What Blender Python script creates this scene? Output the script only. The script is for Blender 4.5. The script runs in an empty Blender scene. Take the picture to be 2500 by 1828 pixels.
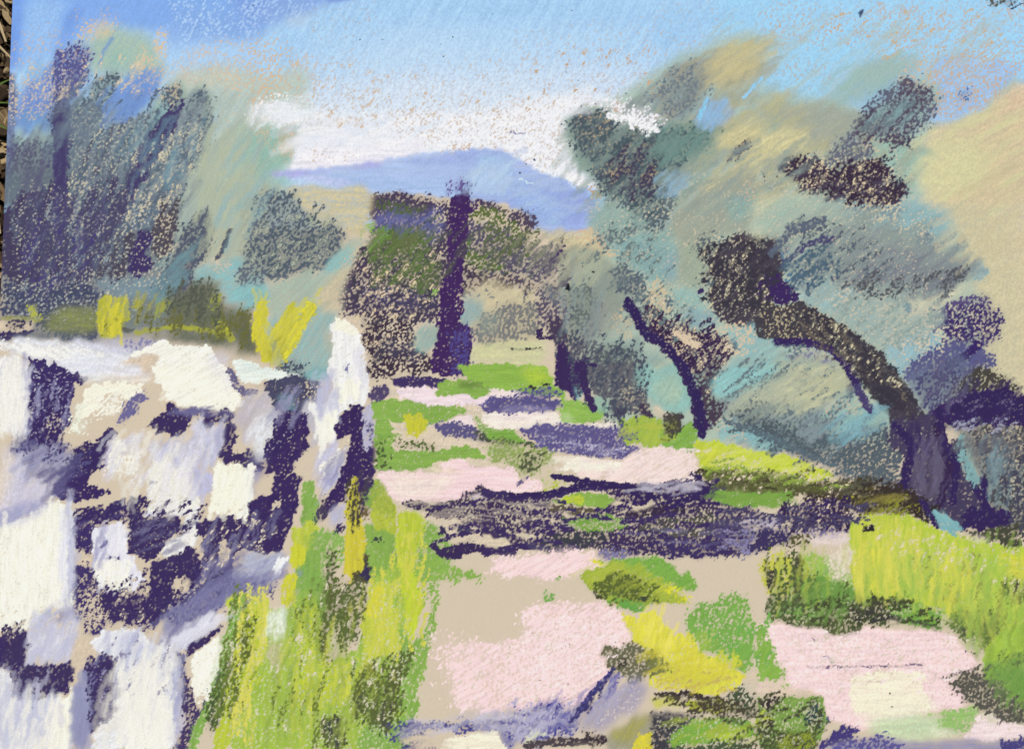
"""A soft-pastel drawing of a stone wall, a path and olive trees, lying in the sun on
bark litter and grass.  The photograph is of that sheet, so the sheet is what is built:
a real 0.42 m sheet of tan paper on a thin board, with the pigment as a thin relief
layer whose marks are grown stroke by stroke (numpy) on the tooth of the paper."""
import bpy, math, random
import numpy as np

# ------------------------------------------------------------------ camera, sky, sun
sc = bpy.context.scene
COL = sc.collection
FPX, W, H = 1805.0, 2500.0, 1828.0        # focal length and photo size in photo pixels
TILT = math.radians(3.37)                 # camera leans a little towards the viewer's side
DIST = 0.2888                             # lens to sheet, metres
cam_d = bpy.data.cameras.new("camera")
cam = bpy.data.objects.new("camera", cam_d)
COL.objects.link(cam)
cam.location = (0, -DIST * math.sin(TILT), DIST * math.cos(TILT))
cam.rotation_euler = (TILT, 0, 0)
cam_d.sensor_width = 36.0
cam_d.lens = 36.0 * FPX / W
cam_d.clip_start, cam_d.clip_end = 0.01, 200.0
sc.camera = cam

SUN_EL, SUN_AZ = math.radians(52), math.radians(62)   # sun stands to the upper right of the sheet
world = bpy.data.worlds.new("World"); sc.world = world
world.use_nodes = True
wn = world.node_tree
bg = wn.nodes["Background"]
sky = wn.nodes.new("ShaderNodeTexSky")
sky.sky_type = 'NISHITA'; sky.sun_disc = False
sky.sun_elevation = SUN_EL; sky.sun_rotation = SUN_AZ
wn.links.new(sky.outputs[0], bg.inputs[0])
bg.inputs[1].default_value = 0.08
sun_d = bpy.data.lights.new("sun", 'SUN')
sun_d.energy = 3.6; sun_d.angle = math.radians(0.5); sun_d.color = (1.0, 0.955, 0.89)
sun = bpy.data.objects.new("sun", sun_d); COL.objects.link(sun)
sun.rotation_euler = (math.pi / 2 - SUN_EL, 0, -SUN_AZ + math.pi)
sun.location = (1, 1, 2)
vs = sc.view_settings
vs.view_transform = 'Standard'; vs.look = 'None'; vs.exposure = 0.0; vs.gamma = 1.0
ILLUM = (1.098, 1.105, 1.149)           # white paper under this sun and sky; pigments are divided by it

# ------------------------------------------------------------------ helpers
def tag(o, label=None, cat=None, group=None, kind=None):
    if label: o["label"] = label
    if cat: o["category"] = cat
    if group: o["group"] = group
    if kind: o["kind"] = kind
    return o

def empty(name, loc=(0, 0, 0), parent=None):
    o = bpy.data.objects.new(name, None); COL.objects.link(o)
    o.location = loc; o.empty_display_size = 0.01
    if parent: o.parent = parent
    return o

def mesh_obj(name, verts, faces, mat, parent=None):
    me = bpy.data.meshes.new(name)
    me.from_pydata(verts, [], faces); me.update()
    o = bpy.data.objects.new(name, me); COL.objects.link(o)
    if mat: me.materials.append(mat)
    if parent: o.parent = parent
    return o

def new_mat(name, rough=0.9):
    m = bpy.data.materials.new(name); m.use_nodes = True
    b = m.node_tree.nodes["Principled BSDF"]
    b.inputs["Roughness"].default_value = rough
    b.inputs["Specular IOR Level"].default_value = 0.12
    return m, m.node_tree, b

# where a point measured on the photograph lies on the sheet (metres)
ct, st = math.cos(TILT), math.sin(TILT)
def sheet(u, v):
    x = (u - W / 2) / FPX; y = -(v - H / 2) / FPX
    dy = y * ct + st; dz = y * st - ct
    k = DIST * ct / -dz
    return k * x, k * dy - DIST * st

# ------------------------------------------------------------------ the sheet's grid
X0 = sheet(31, 0)[0]; X1 = sheet(2500, 1828)[0] + 0.012
Y1 = sheet(1250, 0)[1] + 0.010; Y0 = sheet(1250, 1828)[1] - 0.010
PX = 0.16e-3                              # one photo pixel on the sheet
CELL = 0.315e-3
NX = int((X1 - X0) / CELL) + 1; NY = int((Y1 - Y0) / CELL) + 1
gx = np.linspace(X0, X1, NX).astype(np.float32)
gy = np.linspace(Y1, Y0, NY).astype(np.float32)      # row 0 = far edge
cx = (X1 - X0) / (NX - 1); cy = (Y1 - Y0) / (NY - 1)
rng = np.random.default_rng(7)

def uniform_rank(a):
    s = np.sort(a[::7, ::5].ravel())
    return np.interp(a, s, np.linspace(0, 1, s.size)).astype(np.float32)

fy = np.fft.fftfreq(NY)[:, None]; fx = np.fft.rfftfreq(NX)[None, :]
def field(lo, hi=None, ang=0.0, stretch=1.0):
    """band-limited noise; lo/hi wavelengths in photo px, stretched along ang"""
    n = rng.standard_normal((NY, NX))
    a = math.radians(ang)
    # rows run downward, so flip y to make 45 deg rise to the right
    u = fx * math.cos(a) - fy * math.sin(a); v = fx * math.sin(a) + fy * math.cos(a)
    f = np.sqrt((u * stretch) ** 2 + v ** 2) / (CELL / PX)     # cycles per photo px
    k = np.exp(-(f * lo) ** 2 * 1.2)
    if hi: k = k * (1 - np.exp(-(f * hi) ** 2 * 1.2))
    r = np.fft.irfft2(np.fft.rfft2(n) * k, s=(NY, NX))
    return uniform_rank(r)

TOOTH = uniform_rank(field(8, 14, 60, 1.35) * 1.0 + field(4.5, 8) * 0.40 + field(16, 30, 60, 1.5) * .42 + field(30, 90) * 0.25)
TOOTH2 = uniform_rank(TOOTH * 0.62 + field(6, 12) * 0.5)
FINE = field(3.0, 7)
CLOUD = field(40, 200)
ANGS = (0, 30, 45, 60, 75, 90, 120, 150)
STREAK = {a: uniform_rank(field(4.5, 16, a, 8) + field(9, 40, a, 6) * .7) for a in ANGS}
DRAG = {a: field(9, 60, a, 9) - .5 for a in ANGS}      # how far each hair of the stick ran on
WX = (field(22, 60) - 0.5) * 8 * PX + (field(5, 12) - .5) * 5 * PX
WY = (field(22, 60) - 0.5) * 8 * PX + (field(5, 12) - .5) * 5 * PX

SAGE = [False]
def lin(h):
    c = np.array([int(h[i:i + 2], 16) / 255 for i in (0, 2, 4)])
    if SAGE[0] and c[1] - c[0] > .07 and c[2] - c[0] > .03 and .4 <= c[0] <= .69 and c[2] < .83:
        c = c * .74 + np.array([.58, .61, .57]) * .26      # the olives' teals were rubbed into sage
    c = c * .93 + c.mean() * .07           # the sticks are a little greyer than they read in close-up
    return np.where(c <= 0.04045, c / 12.92, ((c + 0.055) / 1.055) ** 2.4)

PAPER = lin("d7c6ad")
C = np.empty((NY, NX, 3), np.float32); C[:] = PAPER
RELIEF = np.zeros((NY, NX), np.float32)

def box(a, r):
    if r < 1: return a
    for ax in (0, 1):
        for _ in (0, 1):
            p = np.pad(a, [(r + 1, r) if i == ax else (0, 0) for i in (0, 1)], mode='edge')
            s = np.cumsum(p, axis=ax, dtype=np.float64)
            n = a.shape[ax]
            a = ((s[2 * r + 1:2 * r + 1 + n] - s[:n]) if ax == 0 else
                 (s[:, 2 * r + 1:2 * r + 1 + n] - s[:, :n])) / (2 * r + 1)
    return a.astype(np.float32)

def window(P, pad):
    x0, y0 = P.min(0) - pad; x1, y1 = P.max(0) + pad
    i0 = max(0, int((x0 - X0) / cx)); i1 = min(NX, int((x1 - X0) / cx) + 2)
    j0 = max(0, int((Y1 - y1) / cy)); j1 = min(NY, int((Y1 - y0) / cy) + 2)
    return i0, i1, j0, j1

def inside(P, X, Y):
    m = np.zeros(X.shape, bool)
    n = len(P)
    for k in range(n):
        xa, ya = P[k]; xb, yb = P[(k + 1) % n]
        if ya == yb: continue
        c = ((ya > Y) != (yb > Y)) & (X < (xb - xa) * (Y - ya) / (yb - ya) + xa)
        m ^= c
    return m

def poly_mask(P, soft, ang=0, drag=34.0, warp=1.0):
    ext = float(np.ptp(P, axis=0).min()) / PX
    drag = min(drag, ext * .45 + 6)
    i0, i1, j0, j1 = window(P, (soft * 1.6 + 14 + drag) * PX)
    if i1 - i0 < 2 or j1 - j0 < 2: return None
    sl = (slice(j0, j1), slice(i0, i1))
    D = DRAG[ang][sl] * drag * PX; a = math.radians(ang)
    X = gx[i0:i1][None, :] + WX[sl] * warp + D * math.cos(a)
    Y = gy[j0:j1][:, None] + WY[sl] * warp + D * math.sin(a)
    m = inside(P, X, Y).astype(np.float32)
    return box(m, int(round(soft * PX / cx / 2))), sl

def line_mask(P, width, soft):
    w = width * PX / 2; s = max(soft, 2) * PX
    i0, i1, j0, j1 = window(P, w + s + 8 * PX)
    if i1 - i0 < 2 or j1 - j0 < 2: return None
    sl = (slice(j0, j1), slice(i0, i1))
    X = gx[i0:i1][None, :] + WX[sl] * .6; Y = gy[j0:j1][:, None] + WY[sl] * .6
    d = np.full(X.shape, 1e9, np.float32)
    for (xa, ya), (xb, yb) in zip(P[:-1], P[1:]):
        L = (xb - xa) ** 2 + (yb - ya) ** 2 + 1e-12
        t = np.clip(((X - xa) * (xb - xa) + (Y - ya) * (yb - ya)) / L, 0, 1)
        d = np.minimum(d, np.hypot(X - xa - t * (xb - xa), Y - ya - t * (yb - ya)))
    return np.clip((w - d) / s + 0.5, 0, 1).astype(np.float32), sl

FR = {'G': (0, 0, 1.0)}
for r, y0 in zip('ABCD', (0, 440, 900, 1348)):
    for c, x0 in enumerate((0, 600, 1200, 1860)):
        FR[r + str(c)] = (x0, y0, 3.442)

FR.update(Q1=(1250, 457, 1.0304), T0=(0, 0, 1.8072), T1=(1250, 0, 1.8072), T2=(0, 914, 1.8072), T3=(1250, 914, 1.8072))

def pts(fr, toks):
    x0, y0, k = FR[fr]
    return np.array([sheet(x0 + float(t.split(',')[0]) / k, y0 + float(t.split(',')[1]) / k) for t in toks])

def sstep(x): x = np.clip(x, 0, 1); return x * x * (3 - 2 * x)

def lay(cmd, col, den, ang, m, sl, calm=1.0):
    stk = STREAK[ang][sl]; h = TOOTH[sl]
    c = PAPER if col == 'paper' else lin(col)
    if cmd in 'PL':                       # dragged over the tooth: the peaks catch it, dust fills some pits
        d = den * sstep(m * 1.25) + (stk - .5) * 0.26 * (1.04 - den if den > .8 else .8) + (CLOUD[sl] - .5) * .24 * (den < .9) + (DRAG[ang][sl]) * .22 * (den < .9)
        d = np.where(m < .02, -1, d)
        a = sstep((h + d - 1) / 0.16 + 0.5)
        dust = (.64 * den - .06) * sstep(m * 1.1) * (.7 + .6 * stk)
        a = a + (1 - a) * np.clip(dust, 0, 1)
        if den >= .96: a = np.where(m > .5, np.maximum(a, .96 * sstep((m - .45) * 4)), a) * (1 - .5 * sstep((.05 - TOOTH2[sl]) / .05 + .5))
        RELIEF[sl] = np.maximum(RELIEF[sl], a * .8)
    elif cmd == 'T':                      # bare pits of the paper
        dn = den * .74 if den < .6 else den
        d = dn * sstep(m * 1.25) * ((.35 + 1.3 * CLOUD[sl]) if den < .4 else 1) + (stk - .5) * .14
        d = np.where(m < .05, -1, d)
        a = sstep((d - TOOTH2[sl]) / 0.12 + 0.5) * (.96 if den > .75 else .85 if den > .35 else .68)
        RELIEF[sl] *= (1 - a)
    else:                                 # rubbed in with a finger
        a = den * sstep(m) * (0.90 + 0.22 * calm * (stk - .5) + .22 * (h - .5)) if den < 1 else sstep(m)
        a = np.clip(a, 0, 1)
        RELIEF[sl] = np.maximum(RELIEF[sl], a * .35)
    j = 1 + (stk - .5) * (.13 if cmd in 'PL' else .08 * calm) + (FINE[sl] - .5) * .10
    if cmd == 'T': j = 1 + (FINE[sl] - .5) * .04
    cc = c[None, None, :] * j[..., None]
    if cmd in 'PS':                       # the stick wanders in tone along its strokes
        if cmd == 'S': cc = cc * (1 + (h - .5) * .11)[..., None]
        cc = cc * (1 + (DRAG[ang][sl] * (.15 * calm if cmd == 'S' else .12))[..., None] * np.array([1.0, .8, .55]))
    C[sl] = C[sl] * (1 - a[..., None]) + cc * a[..., None]

def apply_strokes(text):
    fr = 'G'; hr = random.Random(11)
    for ln in text.strip().splitlines():
        ln = ln.split('#')[0].split()
        if not ln: continue
        if ln[0] in ('sage_on', 'sage_off'): SAGE[0] = ln[0] == 'sage_on'; continue
        if len(ln) == 1: fr = ln[0]; continue
        cmd, col, den, soft, ang = ln[0], ln[1], float(ln[2]), float(ln[3]), int(ln[4])
        rest = ln[5:]
        if cmd not in 'HK': ang = min(ANGS, key=lambda q: abs(q - ang))
        if cmd in 'HK':                   # a patch of short parallel strokes (H dragged, K rubbed)
            n, length, width = int(rest[0]), float(rest[1]) * PX, float(rest[2])
            P = pts(fr, rest[3:]); lo, hi = P.min(0), P.max(0); k = 0
            base = min(ANGS, key=lambda q: abs(q - ang))
            while k < n:
                x, y = hr.uniform(lo[0], hi[0]), hr.uniform(lo[1], hi[1])
                if not inside(P, np.array([[x]]), np.array([[y]]))[0, 0]: continue
                k += 1
                a = math.radians(ang + hr.uniform(-13, 13)); l = length * hr.uniform(.4, 1) / 2
                q = np.array([(x - l * math.cos(a), y - l * math.sin(a)), (x, y), (x + l * math.cos(a), y + l * math.sin(a))])
                q[1] += (-math.sin(a) * l * .12, math.cos(a) * l * .12)
                r = line_mask(q, width * hr.uniform(.5, 1.2), soft)
                if r: lay('L' if cmd == 'H' else 'M', col, den * hr.uniform(.7, 1), base, *r)
            continue
        if cmd in 'LM':
            width = float(rest[0])
            if soft == 2 and width < 10: width *= .5
            r = line_mask(pts(fr, rest[1:]), width, soft)
        else:
            wide = 1.25 if cmd == 'S' and den < 1 else 1.9 if .3 < den < .9 and cmd == 'P' else 1.2
            drag = 7 if den == 1 else 22 if cmd == 'S' and den > .95 else 52 if cmd == 'S' else 12 if den >= .9 else 30
            r = poly_mask(pts(fr, rest), soft * wide, ang, drag)
        if r: lay(cmd, col, den, ang, *r, calm=.4 if cmd == 'S' and soft >= 24 and fr != 'B3' else 1.0)

# ------------------------------------------------------------------ the strokes, in drawing order
# P dragged over the tooth, S rubbed in, T bare pits of paper, L/M the same as P/S along a line:
# command, colour, cover, softness, stroke angle, (width,) points read off the photograph
STROKES = """
G
S a6cff4 1 4 60 0,-70 2560,-70 2560,560 0,560
S cfe0f4 .95 90 60 640,260 760,160 1000,90 1400,120 1640,180 1600,330 1300,420 640,420
S b2d6f6 .7 60 60 700,80 1500,60 1650,150 1200,170 760,200
S d8e4f2 .8 60 45 640,260 1000,200 1400,230 1560,270 1400,420 640,400
S f1f0f4 .95 34 0 600,280 680,240 800,280 1200,270 1380,235 1590,260 1640,300 1500,360 1500,470 1300,430 1150,370 700,430
S eeeae6 .8 20 0 610,250 720,260 900,320 900,380 720,400 600,310
S e9e4f2 .9 20 0 760,330 1040,340 1000,400 720,420
S 9dd3f6 .95 60 30 1760,-60 2560,-60 2560,200 2400,280 1960,280 1700,200
S 96c0ee .5 50 30 2250,170 2500,170 2400,290 2260,300
A0
S 7aa7ee .97 36 60 80,-200 2300,-200 2203,330 1800,380 1300,330 800,180 600,380 60,600
S 9cc6f5 .85 30 75 220,-20 640,-20 520,250 480,420 300,560 170,520 200,200
S 739fec .85 16 90 60,-200 200,-200 170,300 140,560 60,600
S 84aeef .7 40 60 560,100 700,-50 1500,-50 1400,200 1000,200 700,330 520,420
S 6f97e6 .6 20 60 560,80 700,60 640,200 560,330 520,420 480,380
S a9cff6 .85 30 30 1040,270 1400,250 2000,340 2203,330 2203,560 1500,560 1350,420 1100,340
S 86adea .75 40 45 1400,150 2203,60 2203,310 1700,340 1350,430
P a9cbf2 .25 20 60 1400,0 2203,0 2203,300 1500,350
A1
S 7a9be2 .85 30 45 -100,-150 950,-150 850,-5 600,60 420,140 300,200 0,240
P a3c4f0 .35 20 60 0,0 700,-10 420,130 50,220
S 7c98de .85 10 0 650,-60 1000,-60 880,5 660,15
S c2d4e0 .6 20 30 350,150 560,100 520,220 330,210
A0
T d9bd9f .13 20 60 600,120 1000,110 1100,300 640,330
T d9bd9f .12 20 60 120,260 560,280 500,560 120,620
S a7bfa6 .95 24 60 720,330 850,260 1000,230 1200,300 1250,350 1380,480 1400,700 900,640 740,640
S dcc8a0 .6 20 60 780,190 900,190 960,280 860,330 780,300
T dcc4a0 .36 14 60 640,200 980,180 960,290 760,330 640,360
S b0bfa2 .6 20 60 620,330 760,320 760,520 720,420 560,420
M 6f96cf .7 4 60 9 940,320 880,430 830,540
S 8fc0b8 .5 20 60 950,440 1100,420 1060,560 880,590
T dfc6a2 .46 10 60 1180,390 1400,380 1420,720 1250,700 1120,560
T dfc6a2 .6 6 75 1330,260 1400,260 1360,440 1290,420
S b9c8b8 .92 30 60 1400,640 1850,560 2203,640 2600,560 2600,1100 2203,1652 1650,1652 1780,1000 1400,900
S cfc8b0 .7 40 0 1420,580 2000,600 2100,700 1600,760 1400,700
S bac4a6 .85 30 45 1700,1150 2000,1150 2000,1700 1640,1700
S 9ac2b4 .85 24 60 1960,1050 2240,1000 2400,1150 2460,1652 1980,1652
T dfc4a2 .34 24 60 1450,500 1900,330 2203,440 2500,480 2450,760 2203,900 1900,720 1450,700
T dfc4a2 .42 24 60 1900,520 2203,500 2450,640 2300,800 2100,840 1900,700
T dfc4a2 .15 20 60 1850,950 2100,900 2200,1100 1950,1450 1750,1400
S e6ebf2 .9 14 45 2080,930 2203,840 2300,1000 2203,1080 2040,1060
P eef0ef .35 14 45 2100,950 2203,860 2500,900 2450,1040 2203,1080 2050,1060
A1
P f0eeee .45 14 30 20,1000 60,900 250,850 500,930 600,1050 500,1060 420,1080 200,1050 60,1030
S f0ece8 .8 20 0 60,1000 200,900 700,1000 1100,1050 1100,1180 700,1180 430,1200 450,1050 250,1040
S f0edf3 .95 12 0 400,1340 460,1230 900,1180 1200,1180 1500,1230 1400,1280 1100,1340 700,1400 380,1440 
S 93bcac .95 8 60 0,1080 200,1060 420,1090 440,1220 380,1300 380,1420 200,1430 180,1500 0,1460
S b8b08a .8 14 75 280,1080 420,1090 440,1220 370,1300 310,1380 280,1250
T d9bd9b .35 10 60 200,1060 430,1080 430,1250 350,1380 260,1350 90,1200 60,1080
T d8bd9d .4 30 60 0,340 300,330 330,640 240,820 60,920 0,940
T d8bd9d .3 20 60 160,480 320,420 500,480 600,700 300,760 100,900
T d3ba9e .13 30 60 400,480 900,480 1300,700 1200,1000 700,1100 500,1080 350,800
T d3ba9e .17 20 60 1200,900 1900,820 2203,1000 2203,1280 1900,1280 1200,1180
T d3ba9e .11 30 60 1300,560 2203,480 2203,820 1300,820
T d3ba9e .14 15 60 480,1260 900,1250 850,1350 560,1370
T cfa985 .55 8 30 1720,1230 1870,1210 1880,1280 1720,1310
T c8a98c .07 20 60 550,100 1100,30 1100,300 550,300
A2
T d3ba9e .10 30 60 200,300 1500,200 1500,700 200,760
T d3ba9e .22 25 60 0,860 600,760 1200,760 1500,900 1400,1050 1000,880 600,900 640,1400 400,1440 0,1250
T d3ba9e .12 30 60 1400,60 1900,60 2000,300 1500,500
# far mountain
A1
S a9c0ea .97 7 0 180,1455 700,1410 1080,1365 1400,1300 1700,1268 2000,1262 2240,1290 2300,1700 1000,1700 940,1560 760,1570 560,1500 180,1475
S b4a8e4 .7 8 0 180,1440 560,1440 1100,1360 1280,1330 1100,1400 700,1440 400,1490 200,1480
S c4c8ee .7 14 0 330,1480 700,1480 900,1520 800,1580 560,1540
A2
S 9fb4e6 .97 6 0 -300,1262 -100,1250 0,1262 130,1290 250,1350 500,1480 640,1520 700,1590 860,1652 900,1900 700,2000 100,2000 -200,1700
A1
S 99a8e2 .6 8 45 1700,1290 2203,1260 2203,1300 1750,1400 1200,1390
S b0d0ec .75 25 45 1850,1400 2203,1330 2203,1652 1950,1600
S a08cd0 .35 20 60 1700,1500 1850,1400 1900,1450 1800,1600
A2
S aecaec .8 18 45 -250,1500 0,1330 220,1420 100,1560 -50,1652 -200,1652
S a6c8e8 .6 12 30 -150,1290 120,1330 100,1400 -100,1400
B2
S 8f9fde .7 16 45 350,0 640,60 850,80 860,200 780,380 650,390 560,330 300,300 100,200 0,160
S a3c6ee .6 30 45 0,50 300,20 500,120 700,280 500,330 200,200
S a6cbe6 .8 10 30 400,330 560,340 560,370 440,360
L d6ecf0 .8 3 30 3 235,-5 360,35
B2
T c8a27a .85 5 30 660,30 760,60 960,130 860,150 840,100 700,50
P f6f4f4 .9 5 30 600,-90 740,-20 1000,80 960,90 860,50 700,20 560,-60
T c8a27a .4 8 30 780,20 1000,80 960,140 820,100
sage_on
# slate and teal mass of the right trees (smudged grounds first)
G
S a9bfae .97 28 45 1370,290 1500,240 1660,130 1880,80 1980,160 2100,280 2330,130 2500,200 2500,1000 1700,1100 1480,1050 1380,760 1440,560 1500,460 1400,400
S d3c7a0 .97 30 30 2300,330 2420,270 2520,190 2560,180 2560,1100 2380,1000 2400,760 2340,560 2250,420
S dcc8a6 .8 26 30 2350,330 2500,210 2560,190 2560,400 2440,300
S d9c8a6 .5 40 0 2460,300 2560,300 2560,700 2470,640
S d0d0a0 .7 40 30 2200,370 2440,350 2440,450 2280,470
A3
S 9dd3f5 .95 26 30 -150,560 150,400 700,200 1300,200 1450,450 1200,560 700,700 600,880 300,800 0,760
S 98b6b0 .8 30 45 850,560 1300,480 1400,560 1200,700 900,860 700,900 650,750
S a8c4ba .7 24 45 650,560 1100,480 1280,560 900,700
S 9cc2ee .92 12 30 1400,520 1700,450 2203,560 2000,760 1900,900 1700,1000 1480,1040 1450,850
S d6c29c .85 20 30 1380,1060 1700,1010 1950,880 2203,760 2300,900 2300,1700 1380,1700
S d8d6a2 .75 50 0 1200,1250 1800,1100 1900,1500 1500,1700 1200,1500
S dcc2a2 .8 18 30 1980,820 2203,660 2300,720 2203,900 1900,1000
S aaa890 .9 24 30 0,900 350,860 700,900 900,1000 780,1130 600,1260 350,1300 100,1200
S a0b6a4 .8 20 30 -50,1000 200,1000 220,1090 0,1230
S d4cc9a .95 14 30 100,1120 260,1050 380,1180 340,1300 150,1340 0,1400 -300,1652 -200,1300
S cfcba0 .6 20 30 220,1010 310,1040 300,1140
S 8fc0b4 .85 20 0 1080,1340 1350,1300 1300,1652 1150,1652
S 9cc6b4 .9 14 0 850,1150 1250,1100 1400,1300 1100,1450 1050,1350 900,1330 830,1240
T dfc2a0 .5 8 45 840,1150 900,1150 1000,1280 860,1280
T d9bf9c .42 16 45 1180,560 1420,450 1480,620 1400,760 1300,760 1180,660
T d2b090 .40 20 45 1400,480 1900,420 2203,560 1950,860 1700,960 1480,1020 1440,800
T d2b090 .28 25 45 900,30 2203,30 2203,460 1300,420 900,300
T cfae8e .25 25 45 0,230 400,150 900,300 600,380 200,420 0,380
T cfae8e .17 25 45 0,30 900,20 900,330 0,230
T cfae8e .15 25 45 100,550 500,500 600,700 300,700
T d2b090 .15 20 45 1050,350 1500,400 1350,560 1000,600
M 2c3358 .9 3 45 10 845,95 825,125
P 5a6fa0 .4 8 30 1650,780 1760,760 1700,860 1620,860
A3
P 5f6476 .60 12 45 1180,660 1290,680 1480,840 1480,920 1380,1060 1260,1130 1230,1230 1080,1220 1060,1160 950,1180 800,1160 560,1380 500,1340 700,1150 830,1050 820,960 900,850 1050,760
S 7f9494 .6 20 45 920,960 1150,900 1100,1080 950,1080 
P 5c5668 .72 8 45 1150,680 1260,640 1290,760 1430,850 1340,900 1180,780
P 4c4458 .8 8 30 1090,1160 1230,1180 1240,1230 1100,1230
P 4c4458 .62 10 45 830,960 900,950 900,1090 1000,1150 900,1170 820,1100
P 6d7784 .8 14 45 560,1380 620,1260 800,1200 960,1280 860,1360 720,1420 600,1460
P 45394e .9 8 30 190,1330 280,1290 320,1350 440,1330 540,1420 620,1480 700,1410 850,1360 960,1330 1060,1400 1060,1500 1000,1560 1180,1590 1200,1652 620,1700 400,1600 240,1530 240,1480 160,1400
P 55506a .7 8 30 960,1500 1180,1560 1220,1652 900,1652 
P 4a3f56 .5 8 30 120,1340 260,1290 260,1400 180,1450
P 6a5a78 .5 8 60 120,1520 180,1520 190,1652 130,1600
T d8c9a4 .22 10 30 200,1320 1060,1330 1180,1600 700,1700 240,1560
A2
S 9ccaf0 .6 20 30 1400,450 1900,200 2203,100 2203,60 1400,60
S b8bfa0 .9 30 30 1860,340 2203,250 2300,500 2203,700 2000,760 1850,740 1830,560
S b9b48c .8 20 30 1850,520 2203,480 2300,600 2100,720 1880,760
S 8fa3aa .95 30 45 1560,560 1700,480 1850,520 1860,760 1800,820 1700,900 1500,1000 1400,960 1300,860 1480,680
S 8fa09c .8 25 45 1500,850 1750,780 1700,960 1500,1020 1400,940
T c7a37c .26 18 45 1320,700 1700,480 1900,520 1860,700 1600,900 1500,1000 1380,950
S 8fb0d4 .9 12 45 1720,1080 1720,960 1800,870 1960,860 2050,920 2010,1020 1900,1110 1780,1090
S 8cc4ee .95 4 45 1740,960 1800,850 1850,820 1830,870 1780,960 1750,1060
T c7a37c .2 15 45 1750,850 2100,780 2060,1050 1900,1120 1750,1100
M 92caee .9 3 45 10 2110,830 2220,740
S a5a992 .85 14 45 2050,760 2250,740 2203,900 2000,900 1900,800
S 7da394 .97 14 45 640,960 800,880 1000,960 1020,1000 1250,1060 1450,1100 1500,1030 1700,1040 1800,1120 1900,1130 1950,1250 1800,1400 1500,1560 1300,1652 950,1652 860,1480 680,1380 720,1200 620,1060
S 8fb096 .9 10 30 840,900 960,930 1020,980 960,1000 860,960
P 55606c .82 14 45 700,980 800,930 1000,960 1000,1050 1100,1100 1250,1090 1300,1050 1400,1200 1450,1300 1420,1500 1380,1652 1050,1652 930,1560 860,1480 900,1360 720,1300 740,1180 660,1050
S 5f6e74 .85 26 45 760,1180 950,1100 1200,1150 1330,1330 1400,1500 1200,1500 1000,1400 760,1300
P 4a4658 .55 14 45 1220,1130 1330,1100 1340,1250 1420,1500 1300,1600 1000,1500 950,1400
P 4d5d66 .45 14 45 1400,1100 1780,1060 1900,1120 1700,1250 1550,1450 1450,1400
T c9a87c .2 14 45 680,930 860,920 1000,1060 1300,1060 1300,1300 1100,1300 700,1080
T c9b088 .30 14 45 950,1380 1400,1300 1400,1652 1050,1652 
P f4f4f4 .7 6 45 1000,1000 1200,1010 1280,1060 1150,1040 1030,1050
P eeecf2 .6 12 30 780,830 1100,870 1300,930 1440,1010 1450,1090 1330,1080 1200,1000 1020,960 900,890
T cba07a .3 10 30 960,850 1450,1000 1420,1080 1000,950
S 8eb4d0 .85 16 30 1400,1480 1500,1430 1620,1470 1640,1560 1550,1640 1420,1640
T c7a37c .2 12 45 1400,1440 1640,1440 1600,1640 1420,1640
S cfc293 .95 18 30 1920,1110 2203,1000 2300,1100 2300,1450 2100,1340 2000,1300 1940,1200
S b9b48e .8 18 30 1700,1652 1900,1480 2203,1400 2300,1652
P 4a4656 .30 8 45 1960,1340 2000,1260 2100,1170 2200,1180 2160,1260 2000,1340
G
K a3a893 .45 8 40 200 130 16 1500,300 1640,150 1900,240 2150,300 2250,420 2200,620 1900,640 1600,720 1480,560
K b9b58c .45 8 40 120 120 16 1700,260 1950,230 2100,420 1900,520 1640,480
K 86a096 .5 8 42 160 120 14 1380,320 1560,280 1760,330 1700,480 1560,560 1400,460
K 9cb0a8 .45 8 38 140 130 14 1900,500 2250,520 2330,700 2100,760 1850,640
K b0c0b8 .4 7 40 90 140 10 1700,60 2450,40 2450,160 2000,260 1750,240
K 7e8c90 .4 8 45 60 110 12 1640,170 1740,160 1750,280 1560,320 1500,260
A2
P 4f5a66 .66 14 45 700,980 800,930 1000,960 1000,1050 1100,1100 1250,1090 1300,1050 1400,1200 1450,1300 1420,1500 1380,1652 1050,1652 930,1560 860,1480 900,1360 720,1300 740,1180 660,1050
P 4a4658 .45 14 45 1220,1130 1330,1100 1340,1250 1420,1500 1300,1600 1000,1500 950,1400
P 4d6a6a .40 14 45 1400,1100 1780,1060 1900,1120 1700,1250 1550,1450 1450,1400
P 707c84 .35 14 45 1560,560 1850,560 1840,760 1500,1000 1300,860
T c9a87c .2 14 45 680,930 860,920 1000,1060 1300,1060 1400,1500 1100,1600 900,1400 700,1080
P eeecf2 .5 8 30 1040,900 1300,930 1440,1010 1450,1080 1330,1080 1200,1000
S 8fb4d8 .7 10 45 1740,1060 1740,960 1810,880 1950,870 2030,930 1990,1010 1880,1100
S 93b4cc .6 16 30 1400,1480 1500,1430 1620,1470 1600,1560 1500,1640
S d0c795 .8 14 30 1930,1110 2203,1000 2300,1120 2280,1400 2100,1340 1980,1280
A3
S d4cc9a .85 14 30 100,1120 260,1050 380,1180 340,1300 150,1340 0,1400 -200,1552 -130,1220
P 45394e .88 8 30 190,1330 280,1290 320,1350 440,1330 540,1420 620,1480 700,1410 850,1360 960,1330 1060,1400 1060,1500 1000,1560 1180,1590 1200,1652 620,1700 400,1600 240,1530 240,1480 160,1400
P 45394e .45 8 30 120,1340 260,1290 260,1400 180,1450
P 666a7a .6 10 30 560,1380 620,1260 800,1160 960,1240 860,1340 700,1420
P 4c4458 .62 10 45 830,960 900,950 900,1090 1000,1150 900,1170 820,1100
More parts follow.
